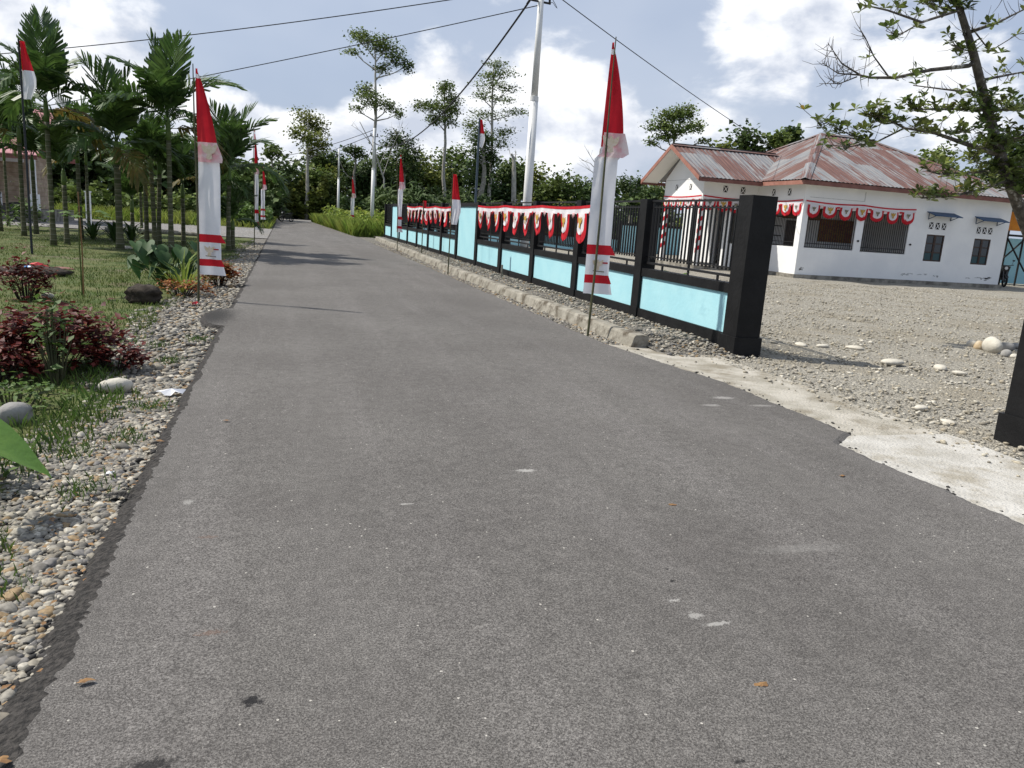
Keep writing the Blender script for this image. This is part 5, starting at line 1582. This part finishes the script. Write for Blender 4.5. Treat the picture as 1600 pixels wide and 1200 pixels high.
for k in range(25):
    x0 = -22.5+k*.46
    MB().prism([(x0, 41.9, 3.0), (x0, 45.6, 5.4), (x0, 45.6, 5.44), (x0, 41.9, 3.04)], (.42, 0, 0)).build('roof_sheet', 'pinkroof', lh)
MB().prism([(-22.4, 45.61, 5.36), (-22.4, 49.2, 3.0), (-22.4, 49.2, 3.05), (-22.4, 45.61, 5.42)], (11.3, 0, 0)).build('roof_back', 'pinkroof', lh)
MB().box(-22.4, -11.1, 41.95, 42.0, 2.82, 2.98).build('fascia', 'fascia', lh)
log = MB().tube([(-6.9, 34.6, .1), (-4.9, 35.0, .12), (-2.6, 34.6, .08)], [.11, .1, .07], 8).build('fallen_log', 'bark')
tag(log, 'long fallen trunk lying across the ground behind the palm trunks', 'log')
fp = thing('garden_fence_post', (-9.9, 45.0, 0), 'pale concrete post standing in the grass between the palm trunks', 'post')
p_ = at(138, 322, 40); fp.location = (p_.x, 40, 0)
MB().box(p_.x-.1, p_.x+.1, 39.9, 40.1, -.05, 1.5).build('shaft', 'white', fp)
MB().box(p_.x-.13, p_.x+.13, 39.87, 40.13, 1.501, 1.56).build('cap', 'white', fp)

# ------------------------------------------------------------------ shed at the right end of the house
sh = thing('lean_to_shed', (34, 30, 0), 'makeshift shed with orange sheet and plank wall right of the white house', 'shed')
for xx in (33.9, 34.9, 36.6):
    MB().tube([(xx, 30.0, -.05), (xx, 30.0, 3.5)], .05, 6).build('post', 'dark', sh)
MB().tube([(33.6, 29.94, 1.1), (35.2, 29.94, 2.5)], .04, 6).build('brace', 'dark', sh)
MB().tube([(33.7, 29.86, 2.3), (35.2, 29.86, .7)], .04, 6).build('brace', 'dark', sh)
MB().box(33.4, 37.4, 29.96, 30.04, 2.35, 2.45).build('beam', 'dark', sh)
MB().box(33.3, 34.55, 29.75, 29.78, 2.62, 3.5).build('orange_sheet', 'orange', sh)
MB().box(33.4, 39, 31.6, 31.66, 0, 2.3).build('rear_wall', 'blue', sh)
for k in range(10):
    MB().box(34.7+k*.2, 34.7+k*.2+.185, 29.2+.01*(k % 2), 29.24+.01*(k % 2), -.05, .85+.05*math.sin(k*2)).build('plank', 'plank', sh)
MB().prism([(33.2, 29.0, 3.6), (33.2, 33, 4.1), (33.2, 33, 4.14), (33.2, 29.0, 3.64)], (5.4, 0, 0)).build('roof_sheet', 'galv', sh)

# ------------------------------------------------------------------ litter
def litter(name, label, px, py, s, mat, cat, seed, z=-.03, lift=.02):
    d = direction(px, py); t = -(CAMH-z)/d.z; x, y = d.x*t, d.y*t
    g = random.Random(seed); b = MB(); P = blob(0, 0, s, s*.6, 0, 12, seed, .5); c = len(b.v)
    b.v.append((0, 0, lift)); b.v += [(p[0], p[1], g.uniform(0, lift*.8)) for p in P]
    for i in range(12): b.f.append([0, 1+i, 1+(i+1) % 12])
    o = b.build(name, mat); o.location = (x, y, z+.003)
    return tag(o, label, cat)


litter('plastic_bag', 'crumpled white plastic bag on the gravel at the left asphalt edge', 268, 617, .085, 'plastic', 'bag', 1, -.03, .05)
litter('paper_scrap', 'small white scrap of paper on the left verge gravel', 172, 742, .022, 'plastic', 'paper', 2)
litter('wrapper', 'small red wrapper at the foot of the big left banner', 307, 477, .05, 'redplastic', 'wrapper', 3, -.03, .06)
litter('wrapper', 'red plastic scrap on the ash heap on the lawn', 60, 418, .13, 'redplastic', 'wrapper', 4, .06, .1)
litter('wrapper', 'blue plastic scrap on the ash heap on the lawn', 45, 421, .09, 'blueplastic', 'wrapper', 5, .06, .08)
for i, (px, py, w_) in enumerate(((354, 658, 'on the asphalt near the left edge above the oil spot'), (1316, 744, 'on the asphalt right of centre by the concrete apron'), (134, 1066, 'on the near left asphalt'), (1050, 790, 'on the asphalt in the middle right'), (250, 690, 'on the edge of the left gravel'), (3, 1190, 'at the bottom left corner'), (1190, 1072, 'on the near right asphalt'), (1545, 812, 'on the concrete apron at the right edge'))):
    litter('fallen_leaf', 'small dry orange leaf lying ' + w_, px, py, .022, 'dryleaf', 'leaf', 30+i, road_z(0, 5)+.002 if i not in (4, 7) else -.01, .008)
d = direction(190, 772); t_ = -(CAMH+.03)/d.z
litter('asphalt_lump', 'broken lump of black asphalt lying at the left road edge', 192, 780, .07, 'asphalt_edge', 'lump', 60, -.04, .04)
n = 500
ys = 2.0+rng.random(n)**1.3*14; xs = rl(ys)-.45*rng.random(n)
V, F = scatter(LEAF_V, LEAF_F, np.stack([xs, ys, np.full(n, -.025)], 1), rot_mats(n, .12), .028*rng.uniform(.5, 1.4, n))
tag(new_obj('leaf_litter', fast_mesh('leaf_litter', V, F), 'dryleaf'), 'dry leaf crumbs scattered on the left verge gravel', 'leaves', kind='stuff')
